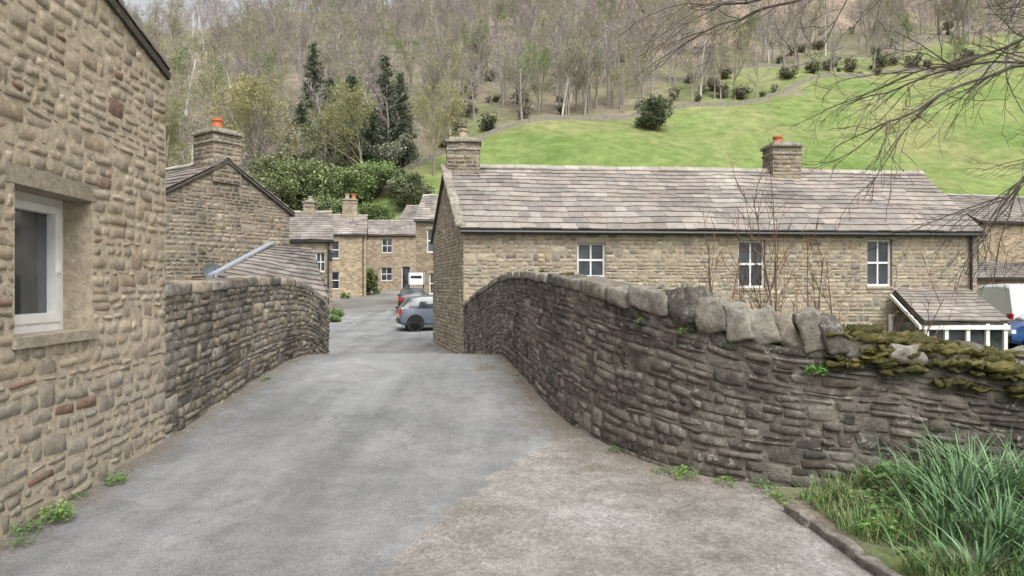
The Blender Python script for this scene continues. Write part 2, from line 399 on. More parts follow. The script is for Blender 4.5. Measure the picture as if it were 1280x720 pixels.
UB=(0,.025,.09,.5,.91,.975,1);VB=(0,.06,.2,.8,.94,1)
pl=empty('bridge_parapet_wall')
pathL=Path([(-3.76,14),(-3.64,11.5),(-3.5,6.85)],1)
YL=lambda s: pathL(s)[1]
topL=lambda s: float(np.interp(YL(s),[6.8,9,10.5,11.5,12.3,13.2,14],[1.62,1.72,1.77,1.74,1.66,1.48,1.24]))+.012*nz(s*2.2,5)
bodyL=lambda s: topL(s)-.1
mb=MB(); core(mb,pathL,0,pathL.L,lambda s:-2.2,bodyL,.42,(.24,.218,.18)); mb.build('core',M_dark,pl)
def cfl(c,s,z,r):
    zr=z-float(road_z(YL(s)))
    if zr<.5 and r.random()<.5: c=cm(c,.7)
    return c
mb=MB(); relief(mb,pathL,pathL.nrm,0,pathL.L,lambda s:float(road_z(YL(s)))-.15,bodyL,(.06,.13),(.1,.34),(.006,.03),[cm(c,1.15) for c in DARK]+[cm(c,.85) for c in COTT[:3]],mode='norm',seed=3,colfn=cfl,noisy=.012,warp=.02,gap=.006,us=UB,vs=VB)
mb.build('stones',M_dark,pl,True)
mb=MB(); s=0
while s<pathL.L-.05:
    w=R.uniform(.3,.7);e=min(s+w,pathL.L);sc=(s+e)/2;p=pathL(sc);nn=pathL.nrm(sc)
    slope=(topL(min(e,pathL.L))-topL(s))/(e-s)
    tv=Vector((nn[1],-nn[0],0))
    tv=tv*-1 if (Vector((pathL(min(sc+.1,pathL.L))[0]-p[0],pathL(min(sc+.1,pathL.L))[1]-p[1],0))).dot(tv)<0 else tv
    tv.z=slope
    blob(mb,(p[0]-nn[0]*.2,p[1]-nn[1]*.2,topL(sc)-.055),tv*(e-s)*.495,Vector((nn[0],nn[1],0))*(.235+R.uniform(-.01,.02)),(0,0,.062+R.uniform(-.006,.008)),cm(R.choice(DARK+BUFF[3:6]),R.uniform(1.0,1.4)),rnd=.3,amp=.01,fr=4,n=6,seed=R.random()*9,fine=.004)
    s=e
mb.build('coping',M_cope,pl,True)

pr=empty('bridge_parapet_wall')
pathR=Path([(9,4.5),(3.9,5.1),(2.28,5.42),(1.41,5.85),(.92,6.65),(.46,7.95),(-.3,12.7),(-1.40,19.95)],2)
def topR(s):
    X,Y=pathR(s)
    if Y>6.5: z=np.interp(Y,[6.5,7.9,9.4,10.8,12.7,15,17.5,20],[1.62,1.74,1.83,1.86,1.78,1.6,1.36,1.13])
    else: z=np.interp(X,[.9,1.41,1.9,2.3,2.7,3.3,3.9,6,9],[1.62,1.55,1.47,1.38,1.28,1.13,1.03,.95,.9])
    return float(z)+.01*nz(s*2.1,8)
def copeh(s):
    X,Y=pathR(s)
    if Y>6.9: return .1
    if X<1.5: return .17
    return .28 if X<2.6 else .16
_S=np.linspace(0,pathR.L,400);_b=np.array([topR(s)-copeh(s) for s in _S]);_kk=np.ones(15)/15;_b=np.convolve(np.pad(_b,7,mode='edge'),_kk,'valid')
bodyR=lambda s: float(np.interp(s,_S,_b))
gR=lambda s: float(road_z(min(pathR(s)[1],30)))-.15
mb=MB(); core(mb,pathR,0,pathR.L,lambda s:-2.0,bodyR,.45,(.19,.172,.145)); mb.build('core',M_dark,pr)
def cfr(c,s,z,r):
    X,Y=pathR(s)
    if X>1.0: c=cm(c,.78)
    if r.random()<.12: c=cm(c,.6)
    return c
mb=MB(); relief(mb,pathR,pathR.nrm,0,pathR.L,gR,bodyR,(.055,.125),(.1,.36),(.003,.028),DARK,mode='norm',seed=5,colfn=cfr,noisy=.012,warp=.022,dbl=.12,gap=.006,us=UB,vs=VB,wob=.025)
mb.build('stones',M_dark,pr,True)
mb=MB(); s=0.0; moss=MB()
while s<pathR.L-.05:
    X,Y=pathR(s)
    if Y>6.75: kind=0;w=R.uniform(.35,.85)
    elif X<1.45: kind=1;w=R.uniform(.3,.5)
    elif X<2.65: kind=2;w=R.uniform(.12,.24)
    else: kind=3;w=R.uniform(.12,.34)
    e=min(s+w,pathR.L);sc=(s+e)/2;p=pathR(sc);nn=pathR.nrm(sc);nv=Vector((nn[0],nn[1],0))
    tv=Vector((nn[1],-nn[0],0))
    if Vector((pathR(min(sc+.1,pathR.L))[0]-p[0],pathR(min(sc+.1,pathR.L))[1]-p[1],0)).dot(tv)<0: tv=-tv
    a0,a1=bodyR(s),bodyR(e); slope=(a1-a0)/(e-s); c3=Vector((p[0],p[1],0))
    col=cm(R.choice(DARK[1:5]+DARK[1:2]),R.uniform(.9,1.25))
    if kind<2:
        h=topR(sc)-bodyR(sc)
        tv2=tv+Vector((0,0,slope))
        blob(mb,c3-nv*.2+Vector((0,0,bodyR(sc)+h*.5)),tv2*(e-s)*.495,nv*(.245+R.uniform(-.01,.025)),(0,0,h*.52),col,rnd=.25 if kind==0 else .35,amp=.012 if kind==0 else .018,fr=4,n=8,seed=R.random()*9,fine=.006)
    elif kind==2:
        h=R.uniform(.26,.34); lean=R.uniform(.2,.5)
        up=Vector((0,0,1))+tv*lean
        blob(mb,c3-nv*(.18+R.uniform(-.02,.03))+Vector((0,0,bodyR(sc)+h*.42)),(tv+Vector((0,0,R.uniform(-.25,.1))))*(e-s)*.56,nv*(.23+R.uniform(-.04,.03)),up*h*.52,col,rnd=.42,amp=.02,fr=5,n=9,seed=R.random()*9,fine=.01,taper=R.uniform(.0,.3))
    else:
        h=R.uniform(.12,.22) if R.random()<.85 else .3
        blob(mb,c3-nv*(.19+R.uniform(-.03,.05))+Vector((0,0,bodyR(sc)+h*.3)),tv*(e-s)*.54,nv*(.24+R.uniform(-.04,.04)),(Vector((0,0,1))+tv*R.uniform(0,.5))*h*.52,cm(col,.9),rnd=.45,amp=.025,fr=5,n=8,seed=R.random()*9,fine=.012,taper=R.uniform(0,.4))
    s=e
mb.build('coping',M_cope,pr,True)
SQ=np.linspace(0,pathR.L,800)
def s_at_x(X): return float(SQ[np.argmin([abs(pathR(t)[0]-X) for t in SQ])])
for i in range(360):
    if i<325: X=R.uniform(2.4,5.5); s=s_at_x(X)
    else: s=R.uniform(5,pathR.L)
    p=pathR(s);nn=pathR.nrm(s);nv=Vector((nn[0],nn[1],0));tv=Vector((nn[1],-nn[0],0))
    X=p[0];big=X>2.35
    if big and nz(X*2.3,3)<-.2: continue
    rr=R.uniform(.04,.1) if big else R.uniform(.02,.05)
    off=R.uniform(-.4,.02) if big else R.uniform(-.3,0)
    if big: zc=bodyR(s)+R.uniform(.12,.2)-.4*max(0,off+.12)
    else: zc=bodyR(s)+copeh(s)*1.0
    if big and R.random()<.25: off=.03;zc=bodyR(s)+R.uniform(-.1,.1);rr*=.7
    c=mixc((.1,.1,.04),(.22,.195,.065),R.random()**1.3)
    blob(moss,Vector((p[0],p[1],zc))+nv*off,tv*rr*1.4,nv*rr,(0,0,rr*.35),c,rnd=1,amp=.02,fr=20,n=5,seed=i)
    for k in range(190):
        a=R.uniform(0,6.28);q=math.sqrt(R.random())*1.15
        o=Vector((p[0],p[1],zc))+nv*off+tv*rr*1.4*q*math.cos(a)+nv*rr*q*math.sin(a)+Vector((0,0,rr*.35*math.sqrt(max(0,1-q*q))))
        d=Vector((R.uniform(-1,1),R.uniform(-1,1),R.uniform(0,1)))*.018;w=Vector((R.uniform(-1,1),R.uniform(-1,1),0))*.006
        moss.add([o-w,o+w,o+d],[(0,1,2)],cm(c,R.uniform(.5,1.7)))
moss.build('moss',M_moss,pr,True)

# ------------------------------------------------------------------ buildings
SLATE=[cm(c,.9) for c in [(.26,.23,.205),(.285,.255,.226),(.235,.21,.188),(.3,.262,.23),(.28,.24,.212),(.22,.202,.186),(.31,.28,.25)]]
def slate_roof(mb,eL,eR,rR,rL,row,wr,th,pal,seed=1):
    r=random.Random(seed);eL,eR,rR,rL=map(Vector,(eL,eR,rR,rL))
    nrm=(eR-eL).cross(rL-eL).normalized()
    if nrm.z<0: nrm=-nrm
    H=((rL-eL).length+(rR-eR).length)/2; L=(eR-eL).length
    rows=[0];h=row*1.25
    while rows[-1]<H-.1: rows.append(rows[-1]+h);h=max(row*.7,h*.965)
    rows=[q*H/rows[-1] for q in rows]
    sg=r.uniform(0,50)
    def pt(s,t): a=eL.lerp(eR,s/L);b=rL.lerp(rR,s/L);return a.lerp(b,t/H)+nrm*(.06*nz(s*.45+sg,t*.6)*min(1,s,L-s))
    mb.add([eL-nrm*.1,eR-nrm*.1,rR-nrm*.1,rL-nrm*.1,eL-nrm*.035,eR-nrm*.035,rR-nrm*.035,rL-nrm*.035],[(0,1,2,3),(4,5,6,7),(0,4,5,1),(1,5,6,2),(2,6,7,3),(3,7,4,0)],(.08,.07,.06))
    for k in range(len(rows)-1):
        t0=rows[k];t1=min(rows[k+1]+row*.35,H)
        s=0
        while s<L-.02:
            w=r.uniform(*wr)*(1.15-.3*k/len(rows));e=s+w
            if L-e<.15:e=L
            j=r.uniform(-.02,.025);q=r.uniform(.7,1.25)*th;c=cm(r.choice(pal),r.uniform(.86,1.14)*(1+.35*nz(s*.6+sg,t0*.8,3)))
            a=pt(s+.003,max(t0+j,-.02));b_=pt(e-.003,max(t0+j+r.uniform(-.01,.01),-.02));cc=pt(e-.003,t1);d=pt(s+.003,t1)
            lo=nrm*.0;hi0=nrm*(q+.022);hi1=nrm*(.012)
            mb.add([a+lo,b_+lo,a+hi0,b_+hi0,cc+hi1,d+hi1],[(0,1,3,2),(2,3,4,5),(0,2,5),(1,4,3)],c); s=e
def panel(mb,p0,u,n,L,zb,tops,openings,col,rec,mi=0):
    br=sorted(set([t[0] for t in tops]+[o[0] for o in openings]+[o[1] for o in openings]))
    zt=lambda s: float(np.interp(s,[t[0] for t in tops],[t[1] for t in tops]))
    P=lambda s,z,d=0: (p0[0]+u[0]*s+n[0]*d,p0[1]+u[1]*s+n[1]*d,z)
    for a,b_ in zip(br[:-1],br[1:]):
        ops=sorted([o for o in openings if o[0]<=a+1e-4 and o[1]>=b_-1e-4],key=lambda o:o[2]); z=zb
        for o in ops:
            mb.add([P(a,z),P(b_,z),P(b_,o[2]),P(a,o[2])],[(0,1,2,3)],col,mi); z=o[3]
        mb.add([P(a,z),P(b_,z),P(b_,zt(b_)),P(a,zt(a))],[(0,1,2,3)],col,mi)
    for a,b_,z0,z1 in [o[:4] for o in openings]:
        for q in(((a,z0),(a,z1)),((b_,z0),(b_,z1)),((a,z0),(b_,z0)),((a,z1),(b_,z1))):
            (s0,y0),(s1,y1)=q; mb.add([P(s0,y0),P(s1,y1),P(s1,y1,-rec-.05),P(s0,y0,-rec-.05)],[(0,1,2,3)],cm(col,.8),mi)
def window(par,p0,u,n,o,rec,cols=2,rows=2,sash=.045,frame=.06,stone=(.42,.36,.28),near=False):
    a,b_,z0,z1=o[:4];u3=Vector((u[0],u[1],0));n3=Vector((n[0],n[1],0));O=Vector((p0[0],p0[1],0))
    fr=MB();gl=MB();st=MB()
    def bx(m,s0,s1,y0,y1,d0,d1,col=(1,1,1)):
        c=O+u3*(s0+s1)/2+n3*(d0+d1)/2;c.z=(y0+y1)/2
        m.box(c,u3*(s1-s0)/2,n3*(d1-d0)/2,Vector((0,0,(y1-y0)/2)),col)
    d=-rec
    bx(fr,a,a+frame,z0,z1,d-.06,d+.02);bx(fr,b_-frame,b_,z0,z1,d-.06,d+.02)
    bx(fr,a+frame,b_-frame,z0,z0+frame*1.2,d-.06,d+.025);bx(fr,a+frame,b_-frame,z1-frame,z1,d-.06,d+.02)
    W=b_-a-2*frame;H=z1-z0-2.2*frame;zz=z0+1.2*frame
    for i in range(1,cols):
        x=a+frame+W*i/cols;bx(fr,x-sash/2,x+sash/2,zz,z1-frame,d-.05,d+.005)
    for j in range(1,rows):
        q=zz+H*j/rows;bx(fr,a+frame,b_-frame,q-sash*.7,q+sash*.7,d-.052,d+.009)
    if near:
        for (x0,x1) in ((a+frame,a+frame+.06),(b_-frame-.07,b_-frame)):
            bx(fr,x0,x1,zz,z1-frame,d-.03,d+.035)
        bx(fr,a+frame+.06,b_-frame-.07,zz,zz+.07,d-.03,d+.034);bx(fr,a+frame+.06,b_-frame-.07,z1-frame-.06,z1-frame,d-.03,d+.034)
        bx(fr,b_-frame-.045,b_-frame-.025,(z0+z1)/2-.06,(z0+z1)/2+.05,d+.035,d+.055)
    bx(gl,a+frame*.5,b_-frame*.5,z0+frame*.5,z1-frame*.5,d-.04,d-.03)
    fr.build('window_frame',M_white,par);gl.build('window_glass',M_glass,par)
    bx(st,a-.04,b_+.04,z0-.07,z0+.005,-rec,.035,cm(stone,.95))
    bx(st,a-.1,b_+.1,z1,z1+.13,-rec*.95,.006,cm(stone,.85))
    st.build('stone_surround',M_buff,par)
def chimney(par,c,u,v,w,d,z0,z1,pots,pal,relieved=True,seed=1,capcol=(.3,.27,.22)):
    u3=Vector((u[0],u[1],0)).normalized();v3=Vector((v[0],v[1],0)).normalized();c=Vector((c[0],c[1],0));mb=MB()
    m=c.copy();m.z=(z0+z1)/2
    mb.box(m,u3*w/2,v3*d/2,Vector((0,0,(z1-z0)/2)),(.3,.26,.2) if relieved else (1,1,1));mb.build('chimney_stack',M_mortar if relieved else M_mason,par)
    if relieved:
        mb=MB()
        for p,dr,n,L in((c-u3*w/2-v3*d/2,u3,-v3,w),(c-u3*w/2-v3*d/2,v3,-u3,d),(c+u3*w/2-v3*d/2,v3,u3,d),(c-u3*w/2+v3*d/2,u3,v3,w)):
            relief(mb,lambda s,p=p,dr=dr:(p.x+dr.x*s,p.y+dr.y*s),lambda s,n=n:(n.x,n.y),0,L,lambda s:z0,lambda s:z1-.02,(.1,.17),(.18,.4),(.01,.03),[cm(q,.95) for q in pal],seed=seed,us=(0,.08,.92,1),vs=(0,.12,.88,1),dbl=0)
        mb.build('chimney_stones',M_dark,par,True)
    mb=MB()
    for dz,ex,h in((-.25,.05,.07),(.03,.09,.09)):
        q=c.copy();q.z=z1+dz
        blob(mb,q,u3*(w/2+ex),v3*(d/2+ex),(0,0,h*.6),capcol,rnd=.2,amp=.01,fr=3,n=4)
    q=c.copy();q.z=z1+.12;mb.box(q,u3*(w/2-.08),v3*(d/2-.08),(0,0,.05),cm(capcol,1.3))
    mb.build('chimney_cap',M_cope,par)
    for off,h,rad,mt in pots:
        mb=MB();q=c+u3*off
        mb.tube([Vector((q.x,q.y,z1+.1)),Vector((q.x,q.y,z1+.1+h*.8)),Vector((q.x,q.y,z1+.1+h*.82)),Vector((q.x,q.y,z1+.1+h)),Vector((q.x,q.y,z1+.1+h)),Vector((q.x,q.y,z1+.1+h*.6))],[rad,rad*.85,rad*1.08,rad*1.08,rad*.7,rad*.65],14,(.42,.36,.26))
        mb.build('chimney_pot',mt,par,False)
def building(name,A,B,C,D,zb,ze,zr,rel=(),wins={},chims=(),pal=COTT,mort=(.37,.325,.245),tint=(1,1,1),seed=1,rec=.12,oh=.18,vh=.1,hr=(.08,.15),wr=(.14,.44),us=(0,.07,.5,.93,1),vs=(0,.12,.88,1),relrange={},slate=SLATE,slate_row=.3,gutter=True,colfn=None,neardepth=(.004,.02),gap=.008,slw=(.25,.6),smat=None,noisy=.011,warp=.02,recess=.006):
    par=empty(name);A,B,C,D=[Vector(q) for q in(A,B,C,D)]
    cen=(A+B+C+D)/4
    MR=(B+C)/2;ML=(A+D)/2
    W=MB()
    for nm,p,q,gab in(('front',A,B,0),('right',B,C,1),('left',A,D,1),('back',D,C,0)):
        L=(q-p).length;u=(q-p)/L;n=Vector((u.y,-u.x))
        if n.dot((p+q)/2-cen)<0:n=-n
        tops=[(0,ze),(L/2,zr),(L,ze)] if gab else [(0,ze),(L,ze)]
        ops=[o for o in wins.get(nm,[])]
        isrel=nm in rel
        panel(W,p,u,n,L,zb,tops,ops,mort if isrel else tint,rec,0 if isrel else 1)
        if isrel:
            mb=MB();zt=lambda s,t=tops: float(np.interp(s,[k[0] for k in t],[k[1] for k in t]))
            s0,s1=relrange.get(nm,(0,L)); s0=max(0,s0);s1=min(L,s1)
            o2=[(o[0],o[1],o[2]-.06,o[3]+.11) for o in ops]
            relief(mb,lambda s,p=p,u=u:(p.x+u.x*s,p.y+u.y*s),lambda s,n=n:(n.x,n.y),s0,s1,lambda s:zb,zt,hr,wr,neardepth,pal,openings=o2,seed=seed+len(nm),us=us,vs=vs,colfn=colfn,gap=gap,noisy=noisy,warp=warp,recess=recess)
            mb.build('stonework',smat or M_buff,par,True)
        for o in ops: window(par,p,u,n,o,rec,*(o[4:6] if len(o)>4 else (2,2)),near=(len(o)>6))
    W.build('walls',[M_mortar,M_mason],par)
    sl=MB()
    ur=(MR-ML).normalized()
    for (e0,e1,sd) in((A,B,0),(D,C,1)):
        out=((e0+e1)/2-(ML+MR)/2).normalized(); half=((e0+e1)/2-(ML+MR)/2).length
        dz=(zr-ze)/half*oh
        eL=e0+out*oh-ur*vh;eR=e1+out*oh+ur*vh;rL=ML-ur*vh;rR=MR+ur*vh
        slate_roof(sl,(*eL,ze-dz+.1),(*eR,ze-dz+.1),(*rR,zr+.1),(*rL,zr+.1),slate_row,slw,.03,slate,seed+sd)
        if gutter and not sd:
            g=MB();a=Vector((*(eL+out*.04),ze-dz+.01));b_=Vector((*(eR+out*.04),ze-dz+.01))
            g.tube([a,b_],[.06,.06],8,(1,1,1));g.build('gutter',M_black,par)
            q=Vector((*(B+out*.08-ur*.25),0)); 
            g=MB();g.tube([Vector((q.x,q.y,ze-.1)),Vector((q.x,q.y,zb))],[.04,.04],8,(1,1,1));g.build('downpipe',M_black,par)
    sl.build('roof_slates',M_slate,par)
    rd=MB();L=(MR-ML).length+2*vh;s=0
    while s<L-.05:
        e=min(s+R.uniform(.4,.6),L);c=ML-ur*vh+ur*(s+e)/2
        sd=Vector((ur.y,-ur.x))
        cc=cm((.33,.3,.26),R.uniform(.85,1.2));zz=zr+.16+R.uniform(-.012,.012)
        for k in(-1,1):
            a=Vector((*(c),zz)); x3=Vector((*(ur*(e-s)*.49),0)); dn=Vector((*(sd*k*.17),-.17*(zr-ze)/max(.1,((A+B)/2-(ML+MR)/2).length)))
            v=[a-x3,a+x3,a+x3+dn,a-x3+dn]; v2=[q+Vector((0,0,.035)) for q in v]
            rd.add(v+v2,[(0,1,2,3),(4,5,6,7),(0,4,5,1),(1,5,6,2),(2,6,7,3),(3,7,4,0)],cc)
        s=e
    rd.build('ridge_stones',M_slate,par)
    for (s,w,d,h,pots) in chims:
        c=ML+ur*s; chimney(par,c,ur,Vector((-ur.y,ur.x)),w,d,zr-.6,zr+h,pots,pal,relieved=bool(rel),seed=seed+9)
    return par

def cfa(c,s,z,r):
    c=mixc(c,(.42,.35,.255),.25)
    if z<.85: c=mixc(c,(.28,.265,.23),.5)
    if r.random()<.03: c=mixc(c,(.2,.1,.07),.7)
    return c
building('stone_house',(-11,-1.2),(-2.85,-.6),(-3.5,6.9),(-11.6,7.6),-1.9,3.72,4.58,rel=('right',),relrange={'right':(2.8,8)},
  wins={'right':[(5.14,6.11,1.265,2.295,1,1,'n')]},pal=BUFF,mort=(.54,.46,.345),seed=11,rec=.24,vh=.04,oh=.05,hr=(.055,.12),wr=(.1,.33),
  us=US5,vs=VS5,colfn=cfa,gap=.010,neardepth=(.002,.014),gutter=False,noisy=.012,warp=.02,recess=.004)
cot=building('long_stone_cottage',(-1.42,20),(14.5,21.3),(14.3,27),(-2.95,25.5),-1.6,3.36,5.55,rel=('front','left'),
  wins={'front':[(3.37,4.22,1.91,2.95),(8.3,9.15,1.6,3.05),(12.4,13.2,1.65,3.1)]},
  chims=[(.55,1.05,.9,.85,[(0,.4,.17,M_cope)]),(11.6,1.0,.8,.9,[(-.15,.3,.16,M_terra)])],seed=21,slate=SLATE,slate_row=.27)
mb=MB();e0=Vector((-1.5,19.82,3.32));r0=Vector((-2.25,22.7,5.62))
for i in range(7):
    a=e0.lerp(r0,i/7);b_=e0.lerp(r0,(i+.97)/7);c=(a+b_)/2+Vector((0,0,.1))
    blob(mb,c,(b_-a)/2,Vector((.15,.01,0)),(0,0,.06),cm((.3,.27,.22),R.uniform(.8,1.2)),rnd=.3,amp=.01,fr=3,n=3)
mb.build('verge_coping',M_cope,cot,True)
po=MB()
slate_roof(po,(11.45,18.95,.66),(13.95,19.1,.66),(14.2,21.2,1.55),(11.75,21.0,1.55),.22,(.25,.5),.025,SLATE,5)
po.build('porch_roof',M_slate,cot)
po=MB();gl=MB()
for x in (11.6,12.15,12.75,13.3,13.8): po.box((x,19.12,-.4),(.05,0,0),(0,.05,0),(0,0,1.0))
po.box((12.7,19.09,.5),(1.2,.0,0),(0,.06,0),(0,0,.06));po.box((12.7,19.09,-.6),(1.2,.0,0),(0,.055,0),(0,0,.06))
po.box((11.6,20.9,-.4),(.05,0,0),(0,.05,0),(0,0,1.2))
po.box((11.5,19.98,.93),(.03,0,0),(.13,.98,.43),(0,0,.05))
gl.box((12.7,19.16,-.1),(1.1,0,0),(0,.01,0),(0,0,.6));gl.box((11.64,20.0,-.1),(.01,0,0),(0,.85,0),(0,0,.7))
po.build('porch_frame',M_white,cot);gl.build('porch_glazing',M_glass,cot)
st=MB();st.box((12.7,19.15,-1.05),(1.2,0,0),(0,.1,0),(0,0,.45));st.build('porch_plinth',M_mason,cot)
hb=building('stone_cottage',(-16.3,23.05),(-9.73,18.4),(-7.17,22.0),(-13.7,26.6),-1.9,4.0,5.3,rel=('right','front'),seed=31,pal=[cm(c,.9) for c in COTT],mort=(.28,.24,.185),
  chims=[(7.55,1.05,.9,.85,[(0,.42,.16,M_terra)])],slate=[cm(c,.85) for c in SLATE],relrange={'front':(4,9)},smat=M_dark)
ob=empty('slate_roofed_outbuilding');mb=MB();dsl=[cm(c,.75) for c in SLATE]
slate_roof(mb,(-6.9,16.0,1.86),(-4.4,16.2,1.36),(-5.35,18.2,2.66),(-6.35,18.1,2.72),.2,(.2,.45),.03,dsl,8)
slate_roof(mb,(-4.4,16.2,1.36),(-4.75,17.9,1.36),(-5.45,18.4,2.5),(-5.35,18.2,2.66),.2,(.2,.45),.03,dsl,9)
mb.build('roof',M_slate,ob)
mb=MB();mb.add([(-6.8,16.15,-1.9),(-4.6,16.35,-1.9),(-4.6,16.35,1.36),(-6.8,16.15,1.8),(-4.85,17.8,-1.9),(-4.85,17.8,1.4),(-7.4,20,-1.9),(-6.6,19.6,2.5),(-6.35,18.1,2.6),(-5.45,18.3,2.5)],[(0,1,2,3),(1,4,5,2),(0,3,8,7,6),(4,6,7,9,5)],(.8,.8,.8));mb.build('walls',M_mason,ob)
mb=MB();a=Vector((-7.0,15.98,1.93));b_=Vector((-6.37,18.1,2.8));mb.box((a+b_)/2,(b_-a)/2,(.11,0,.02),(0,0,.02));mb.build('flashing',M_lead,ob)
sd=empty('satellite_dish');mb=MB();vs=[];fs=[];cx,cy,cz=-7.55,17.2,2.0
ax=Vector((.55,-.8,.25)).normalized();s1=ax.orthogonal().normalized();s2=ax.cross(s1)
for i in range(5):
    for k in range(20):
        r_=.22*(i+.01)/4;t=2*math.pi*k/20;q=Vector((cx,cy,cz))+s1*r_*math.cos(t)+s2*r_*math.sin(t)+ax*(r_*r_*1.1);vs.append(q)
for i in range(4):
    for k in range(20):
        k2=(k+1)%20;fs.append((i*20+k,i*20+k2,(i+1)*20+k2,(i+1)*20+k))
mb.add(vs,fs);mb.build('dish',plain('dish_grey',(.12,.13,.14),.5),sd,True)
mb=MB();mb.tube([Vector((cx,cy,cz)),Vector((cx-.3,cy+.4,cz-.1)),Vector((cx-1.2,cy+1.5,cz-.1))],[.02,.02,.02],6,(1,1,1));mb.tube([Vector((cx,cy,cz-.25)),Vector((cx,cy,cz))+ax*.35],[.012,.012],6,(1,1,1));mb.build('bracket',M_black,sd)
building('village_house',(-18,42),(-11.05,42),(-12.9,48),(-18,48),-.5,4.55,6.5,wins={'front':[(5.9,6.5,2.6,3.8)]},chims=[(4.7,.7,.7,.7,[(0,.35,.15,M_cope)])],tint=(.8,.8,.8),seed=41,slate=[cm(c,.85) for c in SLATE])
building('village_house',(-18.6,57.5),(-12.5,58.5),(-13.6,64),(-19,63),-.2,6.2,8.0,wins={'front':[(3.25,3.95,4.1,5.6,1,2),(3.25,3.95,1.5,3.0,1,2)]},chims=[(4.4,1.3,.8,1.4,[(-.25,.5,.2,M_cope),(.3,.5,.2,M_terra)])],tint=(1.15,1.1,1.),seed=42)
building('village_house',(-14.2,66),(-8.4,66.5),(-8.8,72),(-14.6,72),0,6.75,8.3,wins={'front':[(1.6,2.6,5.0,6.4),(1.5,2.6,2.3,3.6),(3.5,4.35,1.3,3.7,1,1)]},tint=(1.05,1.0,.95),seed=43)
building('village_house',(-6.35,45),(3,46),(2.5,52),(-6.0,51),-.3,6.1,8.0,wins={'front':[(.75,1.6,3.95,5.5,2,2),(.9,1.9,1.2,2.6,2,2)]},tint=(.85,.82,.75),seed=44)
building('village_house',(-13,78),(-2,76),(-1,83),(-12,85),.5,9.2,11.3,tint=(.9,.85,.8),seed=45,chims=[(3,.8,.8,1,[(0,.4,.18,M_cope)])],slate=[cm(c,.85) for c in SLATE])
building('village_house',(26,38),(44,42),(42,49),(24.5,45),-1,5.3,7.2,tint=(1.15,1.08,1.0),seed=46,slate=[cm(c,.85) for c in SLATE])
ln=empty('stone_outhouse');mb=MB();slate_roof(mb,(21.5,33,2.1),(38,36,2.1),(38,38,3.0),(22.8,35.4,3.0),.3,(.3,.6),.03,[cm(c,.7) for c in SLATE],4);mb.build('roof',M_slate,ln)
mb=MB();mb.add([(21.9,33.4,-1),(38,36.3,-1),(38,36.3,2.1),(21.9,33.4,2.1),(23,36,-1),(23,36,2.9)],[(0,1,2,3),(0,3,5,4)],(1.1,1.05,1.0));mb.build('walls',M_mason,ln)

# ------------------------------------------------------------------ plants
def rvec(r): return Vector((r.uniform(-1,1),r.uniform(-1,1),r.uniform(-1,1)))
def grow(mb,p,d,L,rad,lvl,cfg,r,tips,col):
    ns=cfg['segs'][lvl];pts=[p.copy()];rr=[rad];d=d.normalized();endr=rad*cfg['taper'][lvl]
    for i in range(ns):
        d=(d+rvec(r)*cfg['wob'][lvl]+Vector((0,0,cfg['up'][lvl]))).normalized()
        p=p+d*L/ns;pts.append(p.copy());rr.append(rad+(endr-rad)*(i+1)/ns)
    if lvl>=cfg['ribbon']:
        w=rvec(r).cross(d)
        if w.length<.01:w=Vector((1,0,0))
        w.normalize();vs=[];n=len(pts)
        for q,a in zip(pts,rr): vs+=[q-w*a,q+w*a]
        mb.add(vs,[(2*i,2*i+1,2*i+3,2*i+2) for i in range(n-1)],col)
    else: mb.tube(pts,rr,cfg['sides'][lvl],col)
    if lvl+1<len(cfg['n']):
        k=cfg['n'][lvl+1]
        for i in range(k):
            f=cfg['f0'][lvl]+(1-cfg['f0'][lvl])*(i+r.random())/k;x=f*ns;i0=min(int(x),ns-1);q=pts[i0].lerp(pts[i0+1],x-i0)
            dd=(pts[i0+1]-pts[i0]).normalized();ax=dd.orthogonal().normalized();an=r.uniform(0,6.28)
            side=ax*math.cos(an)+dd.cross(ax)*math.sin(an);ang=r.uniform(*cfg['ang'][lvl])
            nd=dd*math.cos(ang)+side*math.sin(ang)
            grow(mb,q,nd,L*cfg['ratio'][lvl]*(1.15-.55*f)*r.uniform(.75,1.2),max((rad+(endr-rad)*f)*cfg['rr'][lvl],cfg['minr']),lvl+1,cfg,r,tips,mixc(col,cfg['tipcol'],.5))
    else: tips.append(pts[-1])
def bare_tree(name,seed,h,col,tip,leafcol=None,leafn=0,leafs=.1,n=(1,11,6,5,2),minr=.024,spread=.55):
    r=random.Random(seed);mb=MB();tips=[]
    cfg=dict(segs=[6,4,3,2,1],taper=[.25,.3,.4,.5,.5],wob=[.08,.18,.25,.3,.3],up=[.05,.1,.08,.05,.03],ribbon=3,sides=[5,3,3,3,3],n=n,f0=[.25,.25,.2,.15],ang=[(.5,1.05),(.4,.9),(.4,1.0),(.4,1.1)],ratio=[spread,.55,.5,.55],rr=[.45,.5,.55,.7],minr=minr,tipcol=tip)
    grow(mb,Vector((0,0,-.5)),Vector((0,0,1)),h,h*.018+.05,0,cfg,r,tips,col)
    for i in range(leafn):
        q=r.choice(tips)+rvec(r)*.35;a=rvec(r)*leafs;b_=rvec(r)*leafs
        mb.add([q,q+a,q+b_],[(0,1,2)],cm(leafcol,r.uniform(.6,1.4)))
    return mb.build(name,M_bark)
